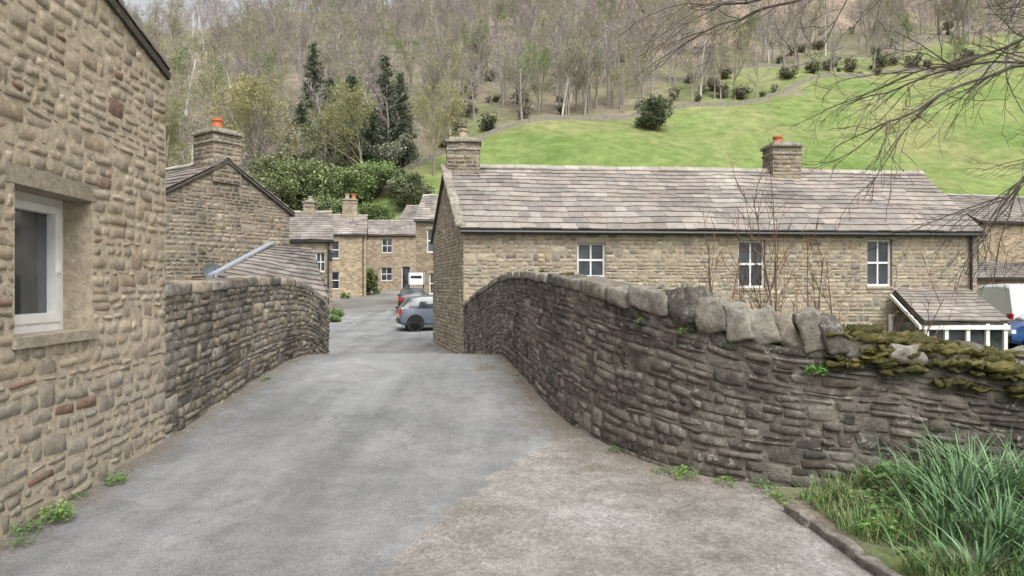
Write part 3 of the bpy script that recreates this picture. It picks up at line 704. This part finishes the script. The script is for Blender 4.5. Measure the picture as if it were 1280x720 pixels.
def conifer(name,seed,h,w,col):
    r=random.Random(seed);mb=MB();mb.tube([Vector((0,0,-.5)),Vector((0,0,h*.5)),Vector((0,0,h))],[h*.02,h*.012,.03],6,(.12,.095,.07))
    z=h*.12
    while z<h:
        f=1-(z/h);rad=w*(f**.7)*r.uniform(.7,1.15)+.2
        for k in range(int(6+f*5)):
            t=r.uniform(0,6.28);L=rad*r.uniform(.5,1.15);dr=Vector((math.cos(t),math.sin(t),r.uniform(-.3,.3)));cc=cm(col,r.uniform(.65,1.45))
            for i in range(int(10+L*13)):
                s=r.random()**.7*L;q=Vector((0,0,z))+dr*s+rvec(r)*.3
                a=(dr+rvec(r)*1.1)*.3;b_=rvec(r)*.2
                mb.add([q,q+a+b_*.6,q+a*.6-b_],[(0,1,2)],cm(cc,r.uniform(.6,1.4)*(.6+.4*s/L)))
        z+=h*.026+.08
    return mb.build(name,M_leaf)
def bush(name,seed,rx,rz,n,ls,col,stems=True,hollow=.45):
    r=random.Random(seed);mb=MB()
    if stems:
        for i in range(10):
            t=r.uniform(0,6.28);a=Vector((math.cos(t)*rx*.7,math.sin(t)*rx*.7,rz*r.uniform(.9,1.5)));mb.tube([Vector((0,0,-.3)),a*.5+rvec(r)*.1*rx,a],[rx*.04,rx*.025,.01],4,(.1,.08,.06))
    clumps=[]
    for i in range(30):
        d=rvec(r);d.normalize();k=r.uniform(.35,.9);clumps.append((Vector((d.x*rx*k,d.y*rx*k,rz*(1+d.z*k*.95))),r.uniform(.2,.4)*min(rx,rz),r.uniform(.65,1.35)))
    for i in range(n):
        c,cr,br=r.choice(clumps);d=rvec(r);
        if d.length<.05: continue
        d.normalize();q=c+d*cr*r.uniform(hollow,1.1)*1.25+rvec(r)*cr*.25
        if q.z<0: q.z=abs(q.z)*.3
        a=rvec(r)*ls;b_=rvec(r)*ls
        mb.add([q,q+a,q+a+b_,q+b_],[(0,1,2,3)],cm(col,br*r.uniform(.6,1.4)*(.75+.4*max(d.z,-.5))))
    return mb.build(name,M_leaf)
def place(o,x,y,s=1,rot=0,dz=0):
    o.location=(x,y,gz(x,y)+dz);o.scale=(s,s,s);o.rotation_euler=(0,0,rot);return o
def inst(src,x,y,s,rot,par,sz=1):
    o=bpy.data.objects.new(src.name.split('.')[0],src.data);SC.collection.objects.link(o);o.location=(x,y,gz(x,y));o.scale=(s,s,s*sz);o.rotation_euler=(0,0,rot);o.parent=par;return o
wl=empty('hillside_woodland')
protos=[]
for i in range(4): protos.append(bare_tree('bare_tree',100+i,11,(.31,.285,.26),(.31,.275,.25)))  # distance haze is put into these paler bark and twig colours
for i in range(2): protos.append(bare_tree('budding_tree',120+i,11,(.29,.25,.21),(.32,.29,.21),(.32,.32,.17),1500,.17))
protos.append(bare_tree('greening_tree',130,10,(.24,.21,.16),(.28,.28,.17),(.24,.29,.13),2600,.2))
protos.append(bare_tree('birch_tree',140,11,(.66,.64,.6),(.36,.31,.28),spread=.35))
for p in protos: p.parent=wl; p.location=(-260,360,gz(-260,360))
cnt=0
rt=random.Random(5)
while cnt<1150:
    y_=rt.uniform(98,390);x_=rt.uniform(-.84,.84)*y_
    if y_<float(fb(x_))+2.5: continue
    if x_>60 and y_>float(fb(x_))+60 and rt.random()<.6: continue
    if x_>35 and 4<y_-float(fb(x_))<24 and rt.random()<.7: continue
    if y_<118 and x_>-34: continue
    if y_>330 and rt.random()<.5 : continue
    if x_<-95 and y_>230 and rt.random()<.6: continue
    k=nz(x_*.02,y_*.02)
    w=[3,3,3,3,1.4+3*max(0,k),1.4,.8+1.5*max(0,k),.8]
    if y_<150: w=[2,2,2,2,3,3,3,.8]
    inst(rt.choices(protos,w)[0],x_,y_,rt.uniform(.8,1.4)*(1 if y_>150 else .9),rt.uniform(0,6.28),wl); cnt+=1
bp=[bush('undergrowth_bush',200,1.6,1.3,900,.22,(.24,.22,.15)),bush('undergrowth_bush',201,1.6,1.3,900,.22,(.22,.235,.13)),bush('undergrowth_bush',202,1.4,1.5,500,.18,(.28,.24,.19),hollow=.1)]
for p in bp: p.parent=wl;p.location=(-262,350,gz(-262,350))
for i in range(240):
    x_=rt.uniform(-120,190);y_=float(fb(x_))+rt.choice([rt.uniform(0,9),rt.uniform(2,60),rt.uniform(2,60)])
    if x_>20 and rt.random()<.5: continue
    if y_<92: y_=rt.uniform(92,130)
    if y_<float(fb(x_))-1.5: continue
    inst(rt.choice(bp),x_,y_,rt.uniform(.5,1.6),rt.uniform(0,6),wl)
for i,(px,Y,h,w) in enumerate([(392,140,23,4.4),(412,128,18,4.0),(440,126,19,4.6),(482,128,22,4.8),(500,126,19,4.4),(376,122,15,4.2),(462,122,14,4.6)]):
    X=(px-640)/853*Y
    place(conifer('conifer_tree',300+i,h*.93,w,(.11,.138,.088)),X,Y,1,i)  # needle green lightened, haze of distance painted into the colour
place(bare_tree('budding_broadleaf_tree',400,17,(.24,.2,.15),(.32,.29,.17),(.38,.36,.18),17000,.19,n=(1,16,8,7,4),minr=.02,spread=.6),-41,108,1.0)
place(bare_tree('budding_broadleaf_tree',401,13,(.24,.2,.15),(.32,.29,.18),(.34,.33,.16),5000,.16,n=(1,15,8,6,4),minr=.02),-14,122)
place(bare_tree('budding_broadleaf_tree',402,12,(.24,.21,.15),(.26,.28,.16),(.25,.31,.13),7000,.18,n=(1,15,8,6,4),minr=.02,spread=.65),6,158)
place(bare_tree('budding_broadleaf_tree',403,12,(.24,.21,.15),(.29,.28,.16),(.31,.31,.14),6000,.18,n=(1,15,8,6,4),minr=.02,spread=.65),-60,118)
place(bare_tree('budding_broadleaf_tree',404,14,(.24,.21,.15),(.29,.28,.16),(.3,.32,.14),7000,.18,n=(1,15,8,6,4),minr=.02,spread=.6),-25,116)
place(bush('hawthorn_bush',410,4.0,3.6,9000,.26,(.14,.17,.09)),30.5,147)
for i,(px,Y,rx,rz,c) in enumerate([(352,104,6.5,5.2,(.2,.24,.1)),(396,108,5,4.2,(.18,.22,.09)),(440,110,4.4,3.4,(.22,.29,.11)),(468,113,4.2,3.2,(.2,.28,.1)),(512,108,4,3.2,(.17,.19,.1)),(487,124,6,3.4,(.28,.29,.21)),(455,122,3,2.3,(.16,.19,.1)),(427,116,1.8,2.2,(.09,.16,.05)),(505,112,3.4,2.6,(.18,.22,.1)),(405,98,3.4,3.0,(.16,.2,.09)),(330,100,6,5,(.19,.21,.11)),(460,60.5,.9,1.2,(.16,.2,.07)),(530,98,3,2,(.18,.23,.08)),(425,100,3,2.6,(.17,.23,.09)),(470,100,3,2.2,(.18,.25,.09))]):
    place(bush('garden_shrub',420+i,rx,rz,int(3500+rx*1300),.09+rx*.028,c),(px-640)/853*Y,Y)
for i,(px,Y,s) in enumerate([(421,38,.5),(419,35,.35),(432,55,.5),(455,63,.5),(470,62,.5)]):
    place(bush('roadside_plant',450+i,s,s*.5,900,.06,(.15,.24,.07),False),(px-640)/853*Y,Y)
mb=MB()
for (x0,y0,x1,y1) in((-28,113,-17,115),(-30,92,-20,93)):
    z0=gz((x0+x1)/2,(y0+y1)/2);mb.box(((x0+x1)/2,(y0+y1)/2,z0+.3),((x1-x0)/2,(y1-y0)/2,.2),(0,.3,0),(0,0,1.1),(1.2,1.2,1.2))
mb.build('garden_retaining_wall',M_mason)
def fieldwall(pts,h,name):
    mb=MB();pth=Path(pts,2);n=int(pth.L/1.5)
    vs=[];fs=[]
    for i in range(n+1):
        s=pth.L*i/n;p=pth(s);nn=pth.nrm(s);z=gz(*p);hh=h*(1+.5*nz(s*.35))
        for d,zz in((.3,-.5),(.2,hh),(-.2,hh),(-.3,-.5)): vs.append((p[0]+nn[0]*d,p[1]+nn[1]*d,z+zz))
    for i in range(n):
        for k in range(3): fs.append((i*4+k,i*4+k+1,(i+1)*4+k+1,(i+1)*4+k))
    mb.add(vs,fs,(.72,.78,.85));mb.build(name,M_mason)
fieldwall([(x_,float(fb(x_))+.6) for x_ in range(-24,220,6)],.8,'dry_stone_wall')
fieldwall([(x_,float(fb(x_))+25+4*math.sin(x_*.05)) for x_ in range(35,240,8)],.9,'dry_stone_wall')

def overhang():
    r=random.Random(77);mb=MB();tips=[]
    bark=(.085,.072,.06)
    cfg=dict(segs=[6,5,4,3],taper=[.3,.4,.5,.6],wob=[.12,.2,.25,.3],up=[-.02,-.04,-.03,-.02],ribbon=9,sides=[6,4,3,3],n=[1,6,4,2],f0=[.15,.15,.2,.2],ang=[(.35,.9),(.3,.8),(.3,.9)],ratio=[.5,.6,.55],rr=[.55,.65,.7],minr=.0034,tipcol=(.1,.08,.06))
    T=[Vector((9.3,8,-1.5)),Vector((9.2,8,.8)),Vector((9.0,7.9,2.6)),Vector((9.1,8,4.4)),Vector((9.3,8.1,6.5)),Vector((9.2,8.2,8.5))]
    mb.tube(T,[.26,.22,.19,.15,.1,.04],10,bark)
    for pts,r0 in (([(9,7.9,3.4),(7.4,7.4,4.6),(5.6,7.1,4.9),(3.7,6.9,4.75),(2.0,6.8,4.4)],.036),([(9,7.9,2.9),(7.2,7.3,3.9),(5.8,7.1,4.05),(4.7,6.9,3.75),(3.7,6.8,3.2)],.032),([(9,7.9,2.4),(7.2,7.2,3.1),(6.0,7.0,3.1),(5.3,6.9,2.85),(4.9,6.8,2.5)],.024),([(9,8,4.2),(7.2,8.4,5.4),(5.2,8.5,5.5),(3.6,8.4,5.2),(2.3,8.3,4.7)],.034),([(9,7.9,2.1),(7.6,7.5,2.7),(6.6,7.3,2.6),(6.0,7.2,2.3)],.018),([(9,8,3.6),(8,9,4.6),(6.2,9.3,4.7),(4.9,9.3,4.2)],.03),([(9,8,3.9),(7.5,7.6,4.6),(6,7.5,4.5),(5,7.4,4.1),(4.3,7.3,3.9)],.028)):
        P=[Vector(q) for q in pts];Q=P
        for _ in range(2):
            Z=[Q[0]]
            for a,b_ in zip(Q[:-1],Q[1:]): Z+=[a.lerp(b_,.25),a.lerp(b_,.75)]
            Z.append(Q[-1]);Q=Z
        n=len(Q);Q=[q+rvec(r)*.03 for q in Q];mb.tube(Q,[r0*(1-.75*i/n) for i in range(n)],6,bark)
        for i in range(3,n,1):
            for _ in range(2 if i%3==0 else 1):
                d=(Q[min(i+1,n-1)]-Q[i-1]).normalized();d=(d+rvec(r)*.7+Vector((0,0,-.15))).normalized()
                grow(mb,Q[i],d,r.uniform(.5,1.3),max(r0*(1-.75*i/n)*.5,.008),1,cfg,r,tips,bark)
    for z in(5,5.8,6.6,7.4,8.2):
        for _ in range(3): grow(mb,Vector((9.2,8.1,z)),Vector((r.uniform(-.3,1),r.uniform(-1,1),.5)),r.uniform(1.8,2.8),.04,0,cfg,r,tips,bark)
    for t in tips:
        if r.random()<.25:
            a=rvec(r)*.015;b_=rvec(r)*.015;mb.add([t,t+a,t+b_],[(0,1,2)],(.2,.16,.07))
    mb.build('overhanging_tree',M_bark)
overhang()
def sapling(name,x,y,seed,n,h):
    r=random.Random(seed);mb=MB();tips=[]
    cfg=dict(segs=[7,4,3],taper=[.3,.4,.5],wob=[.09,.2,.2],up=[.04,.08,.05],ribbon=9,sides=[5,3,3],n=[1,8,2],f0=[.45,.3],ang=[(.3,.7),(.3,.7)],ratio=[.24,.4],rr=[.5,.7],minr=.0045,tipcol=(.2,.11,.07))
    for i in range(n):
        grow(mb,Vector((x+r.uniform(-.25,.25),y+r.uniform(-.2,.2),-1.4)),Vector((r.uniform(-.25,.25),r.uniform(-.2,.2),1)),h*r.uniform(.8,1.1),.014,0,cfg,r,tips,(.15,.1,.07))
    mb.build(name,M_bark)
sapling('bare_shrub',2.4,8.2,1,5,3.7);sapling('bare_shrub',3.4,8.4,2,8,4.0);sapling('bare_shrub',4.4,9,3,3,3.4);sapling('bare_shrub',3.2,7.4,4,3,3.5)

def kx(y_): return float(np.interp(y_,[-2,2.5,3.7,4.4,4.95,5.3],[2.23,2.18,2.13,2.05,1.98,1.98]))
VX=[1.95,2.0,2.04,2.08,2.12,2.16,2.2,2.25]+[2.3+.12*i for i in range(60)];VY=[-3+.12*i for i in range(70)]
mb=MB();vs=[];cs=[]
def vz(x_,y_): return float(road_z(y_))-.06+.085*max(0,min(1,(x_-kx(y_))/.05))+.05*nz(x_*1.5,y_*1.5)*max(0,min(1,(x_-2.1)/.4))+.09*min(1,max(0,(x_-2.1)/.8))
for y_ in VY:
    for x_ in VX:
        yy=min(y_,5.6-.12*max(0,x_-2))
        vs.append((x_,yy,vz(x_,yy)));cs.append(mixc((.2,.17,.13),(.12,.15,.06),max(0,min(1,.3+nz(x_*2,yy*2)*1.5+min(.4,(x_-2.3)*.5)))))
nxv=len(VX);mb.add(vs,[(j*nxv+i,j*nxv+i+1,(j+1)*nxv+i+1,(j+1)*nxv+i) for j in range(len(VY)-1) for i in range(nxv-1)],cs)
mb.build('grass_verge',M_gravel,None,True)
mb=MB()
kp=Path([(1.95,4.95),(2.02,4.4),(2.1,3.7),(2.15,2.5),(2.2,-2)],1);s=0
while s<kp.L:
    e=s+R.uniform(.3,.6);p=kp((s+e)/2);q=kp.nrm((s+e)/2);blob(mb,(p[0]+.03+R.uniform(-.012,.012),p[1],float(road_z(p[1]))-.012),Vector((q[1],-q[0],0))*(e-s)*.5,(.036,0,0),(0,0,.04),(.28,.255,.22),rnd=.4,amp=.01,fr=6,n=5,fine=.005);s=e
mb.build('kerb',M_cope,None,True)
def blade(mb,p,h,w,lean,az,col,seg=4):
    d=Vector((math.cos(az),math.sin(az),0));sd=Vector((-d.y,d.x,0));vs=[]
    for i in range(seg+1):
        t=i/seg;c=p+Vector((0,0,h*(t-.35*lean*t*t)))+d*(lean*h*t*t);ww=w*(1-t**2.5)*.5+.0005;vs+=[c-sd*ww,c+sd*ww]
    mb.add(vs,[(2*i,2*i+1,2*i+3,2*i+2) for i in range(seg)],col)
mb=MB();r=random.Random(9)
for cx,cy,n,h in [(2.85,4.35,150,.42),(3.2,4.5,170,.46),(2.8,3.9,140,.4),(3.5,4.3,160,.48),(2.6,4.1,80,.32),(3.2,3.8,140,.42),(3.9,4.6,120,.48),(2.45,3.6,70,.3),(3.2,4.8,110,.46),(2.9,3.4,120,.4),(2.9,4.75,80,.36)]:
    for i in range(n):
        a=r.uniform(0,6.28);q=abs(r.gauss(0,.14));x_=cx+q*math.cos(a);y_=cy+q*math.sin(a)
        blade(mb,Vector((x_,y_,vz(x_,y_)-.02)),h*r.uniform(.6,1.25),r.uniform(.009,.017),r.uniform(.15,.95),a+r.uniform(-.6,.6),cm(r.choice([(.11,.2,.09),(.15,.26,.12),(.09,.17,.08),(.2,.3,.15)]),r.uniform(.7,1.3)),5)
mb.build('daffodil_leaves',M_leaf)
mb=MB()
for i in range(18000):
    x_=2.12+abs(r.gauss(0,1.1));y_=r.uniform(2.2,5.3)
    if x_>6 or x_<kx(y_)+.05: continue
    if nz(x_*1.7,y_*1.7,3)<-.2+max(0,(2.4-x_))*.6: continue
    blade(mb,Vector((x_,y_,vz(x_,y_)-.01)),r.uniform(.04,.17),r.uniform(.003,.007),r.uniform(.1,.9),r.uniform(0,6.28),cm(r.choice([(.12,.22,.055),(.16,.26,.075),(.09,.15,.055),(.24,.23,.12)]),r.uniform(.7,1.2)),3)
mb.build('grass',M_leaf)
def weed(name,spots,seed):
    r=random.Random(seed);mb=MB()
    for (p,rad,h,n,col,ls) in spots:
        p=Vector(p)
        for i in range(n):
            a=r.uniform(0,6.28);q=rad*math.sqrt(r.random());c=p+Vector((q*math.cos(a),q*math.sin(a),h*r.random()*(1-.6*q/rad)))
            d=(Vector((math.cos(a),math.sin(a),r.uniform(-.2,.7)))+rvec(r)*.5).normalized();s_=d.cross(Vector((0,0,1)));s_.normalize();l=ls*r.uniform(.6,1.3);w=l*.38
            dr=Vector((0,0,-.25*l))
            mb.add([c,c+d*l*.5+s_*w,c+d*l+dr,c+d*l*.5-s_*w],[(0,1,2,3)],cm(col,r.uniform(.6,1.35)))
            if i%4==0: mb.tube([p+(c-p)*.2,c],[.0015,.0015],3,cm(col,.7))
    mb.build(name,M_leaf)
G1=(.14,.27,.05);G2=(.11,.2,.055)
weed('broadleaf_weeds',[((2.55,4.75,.06),.22,.16,300,G2,.045),((2.3,4.95,.05),.18,.07,150,G1,.03),((2.85,4.95,.1),.26,.3,420,G2,.05),((2.35,4.3,.05),.15,.12,170,G1,.04),((2.4,3.9,.05),.15,.08,120,G2,.035),((2.05,5.1,.02),.14,.05,90,G1,.025),((3.3,5.0,.1),.2,.3,250,G2,.05)],1)
weed('wall_base_weeds',[((-3.14,4.72,.01),.1,.15,200,G1,.028),((-3.2,4.5,.0),.08,.08,80,G2,.025),((-3.22,5.55,.03),.08,.12,120,G1,.025),((-3.3,5.2,.01),.08,.05,50,G2,.02),((-3.1,4.3,.0),.08,.05,50,G2,.022)],2)
weed('wall_base_weeds',[((1.45,5.72,.03),.12,.1,100,G1,.028),((1.28,5.85,.03),.1,.05,60,G2,.02),((1.75,5.55,.02),.1,.05,60,G1,.025),((2.0,5.4,.02),.12,.06,90,G2,.025),((.95,6.4,.08),.07,.04,50,G2,.02),((-3.42,9.5,.32),.08,.06,50,G1,.025),((-3.48,11,.4),.12,.06,60,G1,.025),((-.5,12.0,.4),.12,.08,60,(.2,.22,.07),.03),((.05,9.8,.34),.08,.03,40,G2,.02)],3)
def wallspot(X,z,off=.05):
    s=s_at_x(X);p=pathR(s);n=pathR.nrm(s);return (p[0]+n[0]*off,p[1]+n[1]*off,z)
weed('wall_fern',[(wallspot(2.42,.93),.07,.1,170,(.13,.29,.06),.028),(wallspot(1.5,1.22),.04,.06,70,(.15,.26,.07),.02),(wallspot(1.2,1.3),.03,.05,50,(.15,.24,.07),.018)],4)
df=empty('daffodil');mb=MB();c=Vector((3.72,4.9,.58));mb.tube([Vector((3.75,4.9,.05)),Vector((3.74,4.9,.4)),c],[.004,.004,.003],5,(.1,.2,.05));mb.build('stem',M_leaf,df)
mb=MB()
for k in range(6):
    a=k*math.pi/3;d=Vector((math.cos(a),-.3,math.sin(a)));s_=Vector((-math.sin(a),0,math.cos(a)));mb.add([c,c+d*.02+s_*.012,c+d*.04,c+d*.02-s_*.012],[(0,1,2,3)],(.8,.5,.02))
mb.tube([c,c+Vector((0,-.03,0))],[.008,.014],8,(.8,.25,.01));mb.build('flower',M_leaf,df)
mb=MB();r=random.Random(12)
for i in range(7500):
    q_=r.random()
    if q_<.7:
        s=r.uniform(3.8,pathR.L-6);p=pathR(s);n=pathR.nrm(s);d=.06+abs(r.gauss(0,.42));x_=p[0]+n[0]*d;y_=p[1]+n[1]*d
    elif q_<.92:
        y_=r.uniform(3,13);x_=float(XL(y_))+.06+abs(r.gauss(0,.12))
    else: y_=r.uniform(3.5,8);x_=r.uniform(-.5,2)
    if x_>2.0 and y_<4.9: continue
    z=float(road_z(y_))-.008;k=r.uniform(.003,.011)*(1.8 if r.random()<.05 else 1)
    v=[Vector((x_,y_,z))+Vector((r.uniform(-1,1)*k,r.uniform(-1,1)*k,r.uniform(0,1)*k*.8)) for _ in range(4)]
    mb.add(v,[(0,1,2),(0,2,3),(0,3,1),(1,3,2)],cm(r.choice([(.27,.23,.18),(.38,.33,.26),(.13,.1,.07),(.3,.19,.1),(.15,.17,.07)]),r.uniform(.6,1.3)))
mb.build('gravel',M_gravel)

# ------------------------------------------------------------------ vehicles
M_tyre=plain('tyre_rubber',(.02,.02,.02),.8);M_rim=plain('alloy_rim',(.45,.46,.48),.3,.8);M_red=plain('tail_light_red',(.4,.02,.02),.2);M_lamp=plain('head_light',(.7,.72,.75),.1)
def vehicle(name,loc,rot,prof,hw,paint,wheels,wr=.32,sc=1,glass_st=(3,9)):
    par=empty(name);mb=MB();vs=[];n=len(prof);ns=0
    for (x_,zb_,zbelt,zroof,fw) in prof:
        h=hw*fw;rw=h*(.78 if zroof-zbelt>.15 else .97)
        half=[(h*.88,zb_),(h*.99,zb_+.12),(h,(zb_+zbelt)/2+.05),(h*.955,zbelt),(rw+.02,zroof-.05 if zroof-zbelt>.15 else zbelt+(zroof-zbelt)*.6),(rw*.8,zroof-.005),(0,zroof+.02)]
        ring=half+[(-a,b_) for a,b_ in half[-2::-1]];ns=len(ring)
        for a,b_ in ring: vs.append((x_,a,b_))
    for i in range(n-1):
        for j in range(ns-1):
            k=min(j,ns-2-j);g=(k==3 and glass_st[0]<=i<glass_st[1] and i not in(glass_st[2:] )) 
            wind=(k in(4,5) and i in(glass_st[0]-1,glass_st[1])) or (k==3 and i in (glass_st[0]-1,glass_st[1]))
            mb.F.append((i*ns+j,i*ns+j+1,(i+1)*ns+j+1,(i+1)*ns+j));mb.M.append(1 if (g or wind) else 0)
        mb.F.append((i*ns,(i+1)*ns,(i+1)*ns+ns-1,i*ns+ns-1));mb.M.append(2)
    mb.F.append(tuple(range(ns)));mb.M.append(0);mb.F.append(tuple(range((n-1)*ns,n*ns))[::-1]);mb.M.append(0)
    mb.V=vs;mb.C=[(1,1,1)]*len(vs)
    o=mb.build('body',[paint,M_glass,M_black],par,True)
    bv=o.modifiers.new('b','BEVEL');bv.width=.02;bv.segments=2;bv.limit_method='ANGLE';bv.angle_limit=.5
    w=MB();rm=MB();ar=MB()
    for x_ in wheels:
        for sy in(-1,1):
            yo=sy*(hw+.005);yi=sy*(hw-.22)
            w.tube([Vector((x_,yi,wr)),Vector((x_,yi,wr)),Vector((x_,yo-sy*.03,wr)),Vector((x_,yo,wr)),Vector((x_,yo,wr))],[.01,wr,wr,wr*.93,wr*.62],24,(1,1,1))
            rm.tube([Vector((x_,yo-sy*.04,wr)),Vector((x_,yo-sy*.04,wr)),Vector((x_,yo-sy*.0,wr))],[.01,wr*.2,wr*.15],10,(1,1,1))
            rm.tube([Vector((x_,yo-sy*.05,wr)),Vector((x_,yo-sy*.002,wr))],[wr*.64,wr*.62],24,(1,1,1))
            for k in range(7):
                a=k*2*math.pi/7;d=Vector((math.cos(a),0,math.sin(a)));s_=Vector((-d.z,0,d.x));rm.box(Vector((x_,yo-sy*.02,wr))+d*wr*.35,d*wr*.29,s_*.025,Vector((0,.012,0)))
            ar.tube([Vector((x_,yo-sy*.16,wr)),Vector((x_,yo-sy*.16,wr)),Vector((x_,yo-sy*.0,wr)),Vector((x_,yo-sy*.012,wr))],[.02,wr*1.17,wr*1.2,wr*1.12],24,(1,1,1))
    w.build('wheels',M_tyre,par,True);rm.build('wheel_rims',M_rim,par);ar.build('wheel_arches',M_black,par)
    x0=prof[0][0];x1=prof[-1][0];t=MB();l=MB();bb=MB()
    for sy in(-1,1):
        t.box((x0+.03,sy*hw*.8,prof[1][2]-.1),(.05,0,0),(0,.13,0),(0,0,.1));l.box((x1-.06,sy*hw*.72,.68),(.07,0,0),(0,.15,0),(0,0,.07))
        bb.box((prof[glass_st[1]][0]-.1,sy*(hw+.08),prof[4][2]+.07),(.06,0,0),(0,.09,0),(0,0,.06))
    bb.box((x0+.02,0,.42),(.06,0,0),(0,hw*.85,0),(0,0,.1));bb.box((x1-.03,0,.42),(.06,0,0),(0,hw*.8,0),(0,0,.12))
    t.build('tail_lights',M_red,par);l.build('headlights',M_lamp,par);bb.build('bumpers_and_mirrors',M_black,par)
    pb=MB();pb.box((x0-.045,0,.62),(.008,0,0),(0,.26,0),(0,0,.055));pb.build('number_plate',plain('number_plate_yellow',(.7,.5,.05),.5),par)
    par.location=loc;par.rotation_euler=(0,0,rot);par.scale=(sc,)*3;return par
hatch=[(-1.95,.35,.7,.75,.86),(-1.9,.28,.92,.98,.95),(-1.8,.24,.97,1.12,.98),(-1.5,.22,.98,1.47,1),(-1.0,.22,.98,1.54,1),(-.3,.22,.97,1.56,1),(-.2,.22,.97,1.56,1),(.45,.22,.95,1.5,1),(.55,.22,.95,1.48,1),(1.15,.22,.93,1.0,.99),(1.7,.24,.82,.86,.94),(1.92,.3,.68,.72,.86)]
def cp(name,c): 
    m,nt,b=new_mat(name);n=noise_node(nt,3,3);nt.links.new(mix(nt,c,ramp(nt,n.outputs[0],[(.3,(.9,)*3),(.7,(1.05,)*3)]),1.,'MULTIPLY'),b.inputs['Base Color']);b.inputs['Roughness'].default_value=.3;b.inputs['Metallic'].default_value=.3;b.inputs['Coat Weight'].default_value=.6;return m
P_blue=cp('blue_grey_car_paint',(.15,.18,.22));P_dk=cp('black_car_paint',(.02,.022,.025));P_b2=cp('blue_car_paint',(.03,.1,.3));P_w=cp('white_van_paint',(.7,.72,.74))
vehicle('parked_car',(-3.3,31.6,float(road_z(31.6))+.01),math.radians(14),hatch,.88,P_blue,(-1.25,1.2),.33,1,(3,8,5))
vehicle('parked_car',(-6.0,41.5,gz(-6,41.5)+.01),math.radians(95),hatch,.88,P_dk,(-1.25,1.2),.33,.92,(3,8,5))
vehicle('parked_car',(20.1,25,gz(20,25)+.0),math.radians(170),hatch,.88,P_b2,(-1.25,1.2),.33,1.05,(3,8,5))
van=[(-2.6,.4,1.2,2.3,.94),(-2.55,.3,1.25,2.42,.98),(-2.0,.28,1.25,2.45,1),(-1,.28,1.25,2.46,1),(0,.28,1.25,2.46,1),(.2,.28,1.25,2.46,1),(.9,.28,1.25,2.45,1),(1.25,.28,1.22,2.4,1),(1.95,.28,1.15,1.3,.99),(2.4,.3,.95,1.05,.95),(2.55,.36,.7,.75,.88)]
vehicle('white_van',(22.4,28.6,gz(22,28.6)),math.radians(10),van,.98,P_w,(-1.6,1.7),.34,1,(6,7))
sg=empty('notice_board');mb=MB();mb.box((-6.1,43.5,2.2),(.5,0,0),(0,.03,0),(0,0,.38));mb.build('board',M_paint,sg)
mb=MB();[mb.tube([Vector((x_,43.5,gz(x_,43.5)-.1)),Vector((x_,43.5,2.6))],[.04,.04],6,(1,1,1)) for x_ in(-6.56,-5.64)];mb.box((-6.1,43.46,2.3),(.35,0,0),(0,.005,0),(0,0,.08));mb.build('posts',M_black,sg)
wlamp=empty('wall_lantern');mb=MB();mb.tube([Vector((-11.3,41.95,3.5)),Vector((-11.1,41.5,3.9)),Vector((-10.95,41.2,3.85))],[.03,.03,.03],6,(1,1,1))
mb.tube([Vector((-10.95,41.2,3.85)),Vector((-10.95,41.2,3.75)),Vector((-10.95,41.2,3.7))],[.02,.1,.2],6,(1,1,1));mb.tube([Vector((-10.95,41.2,3.3)),Vector((-10.95,41.2,3.22))],[.14,.04],6,(1,1,1));mb.build('bracket',M_black,wlamp)
mb=MB();mb.tube([Vector((-10.95,41.2,3.7)),Vector((-10.95,41.2,3.3))],[.17,.11],6,(1,1,1));mb.build('lantern_glass',M_glass,wlamp)

# ------------------------------------------------------------------ light, camera
w=bpy.data.worlds.new('World');SC.world=w;w.use_nodes=True;nt=w.node_tree
sky=nt.nodes.new('ShaderNodeTexSky');sky.sky_type='NISHITA';sky.sun_disc=False
EL=math.radians(55);AZ=math.radians(158)
sky.sun_elevation=EL;sky.sun_rotation=AZ;sky.air_density=1.0;sky.dust_density=6;sky.ozone_density=1
hs=nt.nodes.new('ShaderNodeHueSaturation');hs.inputs['Saturation'].default_value=.12;hs.inputs['Value'].default_value=1.45
nt.links.new(sky.outputs[0],hs.inputs['Color']);bg=nt.nodes['Background'];nt.links.new(hs.outputs[0],bg.inputs[0]);bg.inputs[1].default_value=.15
sl=bpy.data.lights.new('sun','SUN');sl.energy=2.2;sl.angle=math.radians(50);sl.color=(1,.985,.965)
so=bpy.data.objects.new('sun',sl);SC.collection.objects.link(so)
sd_=Vector((math.sin(AZ)*math.cos(EL),math.cos(AZ)*math.cos(EL),math.sin(EL)))
so.rotation_euler=sd_.to_track_quat('Z','Y').to_euler()
cam=bpy.data.cameras.new('camera');cam.lens=24;cam.sensor_width=36;cam.clip_end=3000;cam.clip_start=.05
co=bpy.data.objects.new('camera',cam);SC.collection.objects.link(co);co.location=(0,0,1.6);co.rotation_euler=(math.radians(90),0,0);SC.camera=co
SC.view_settings.view_transform='Standard';SC.view_settings.look='None';SC.view_settings.exposure=0
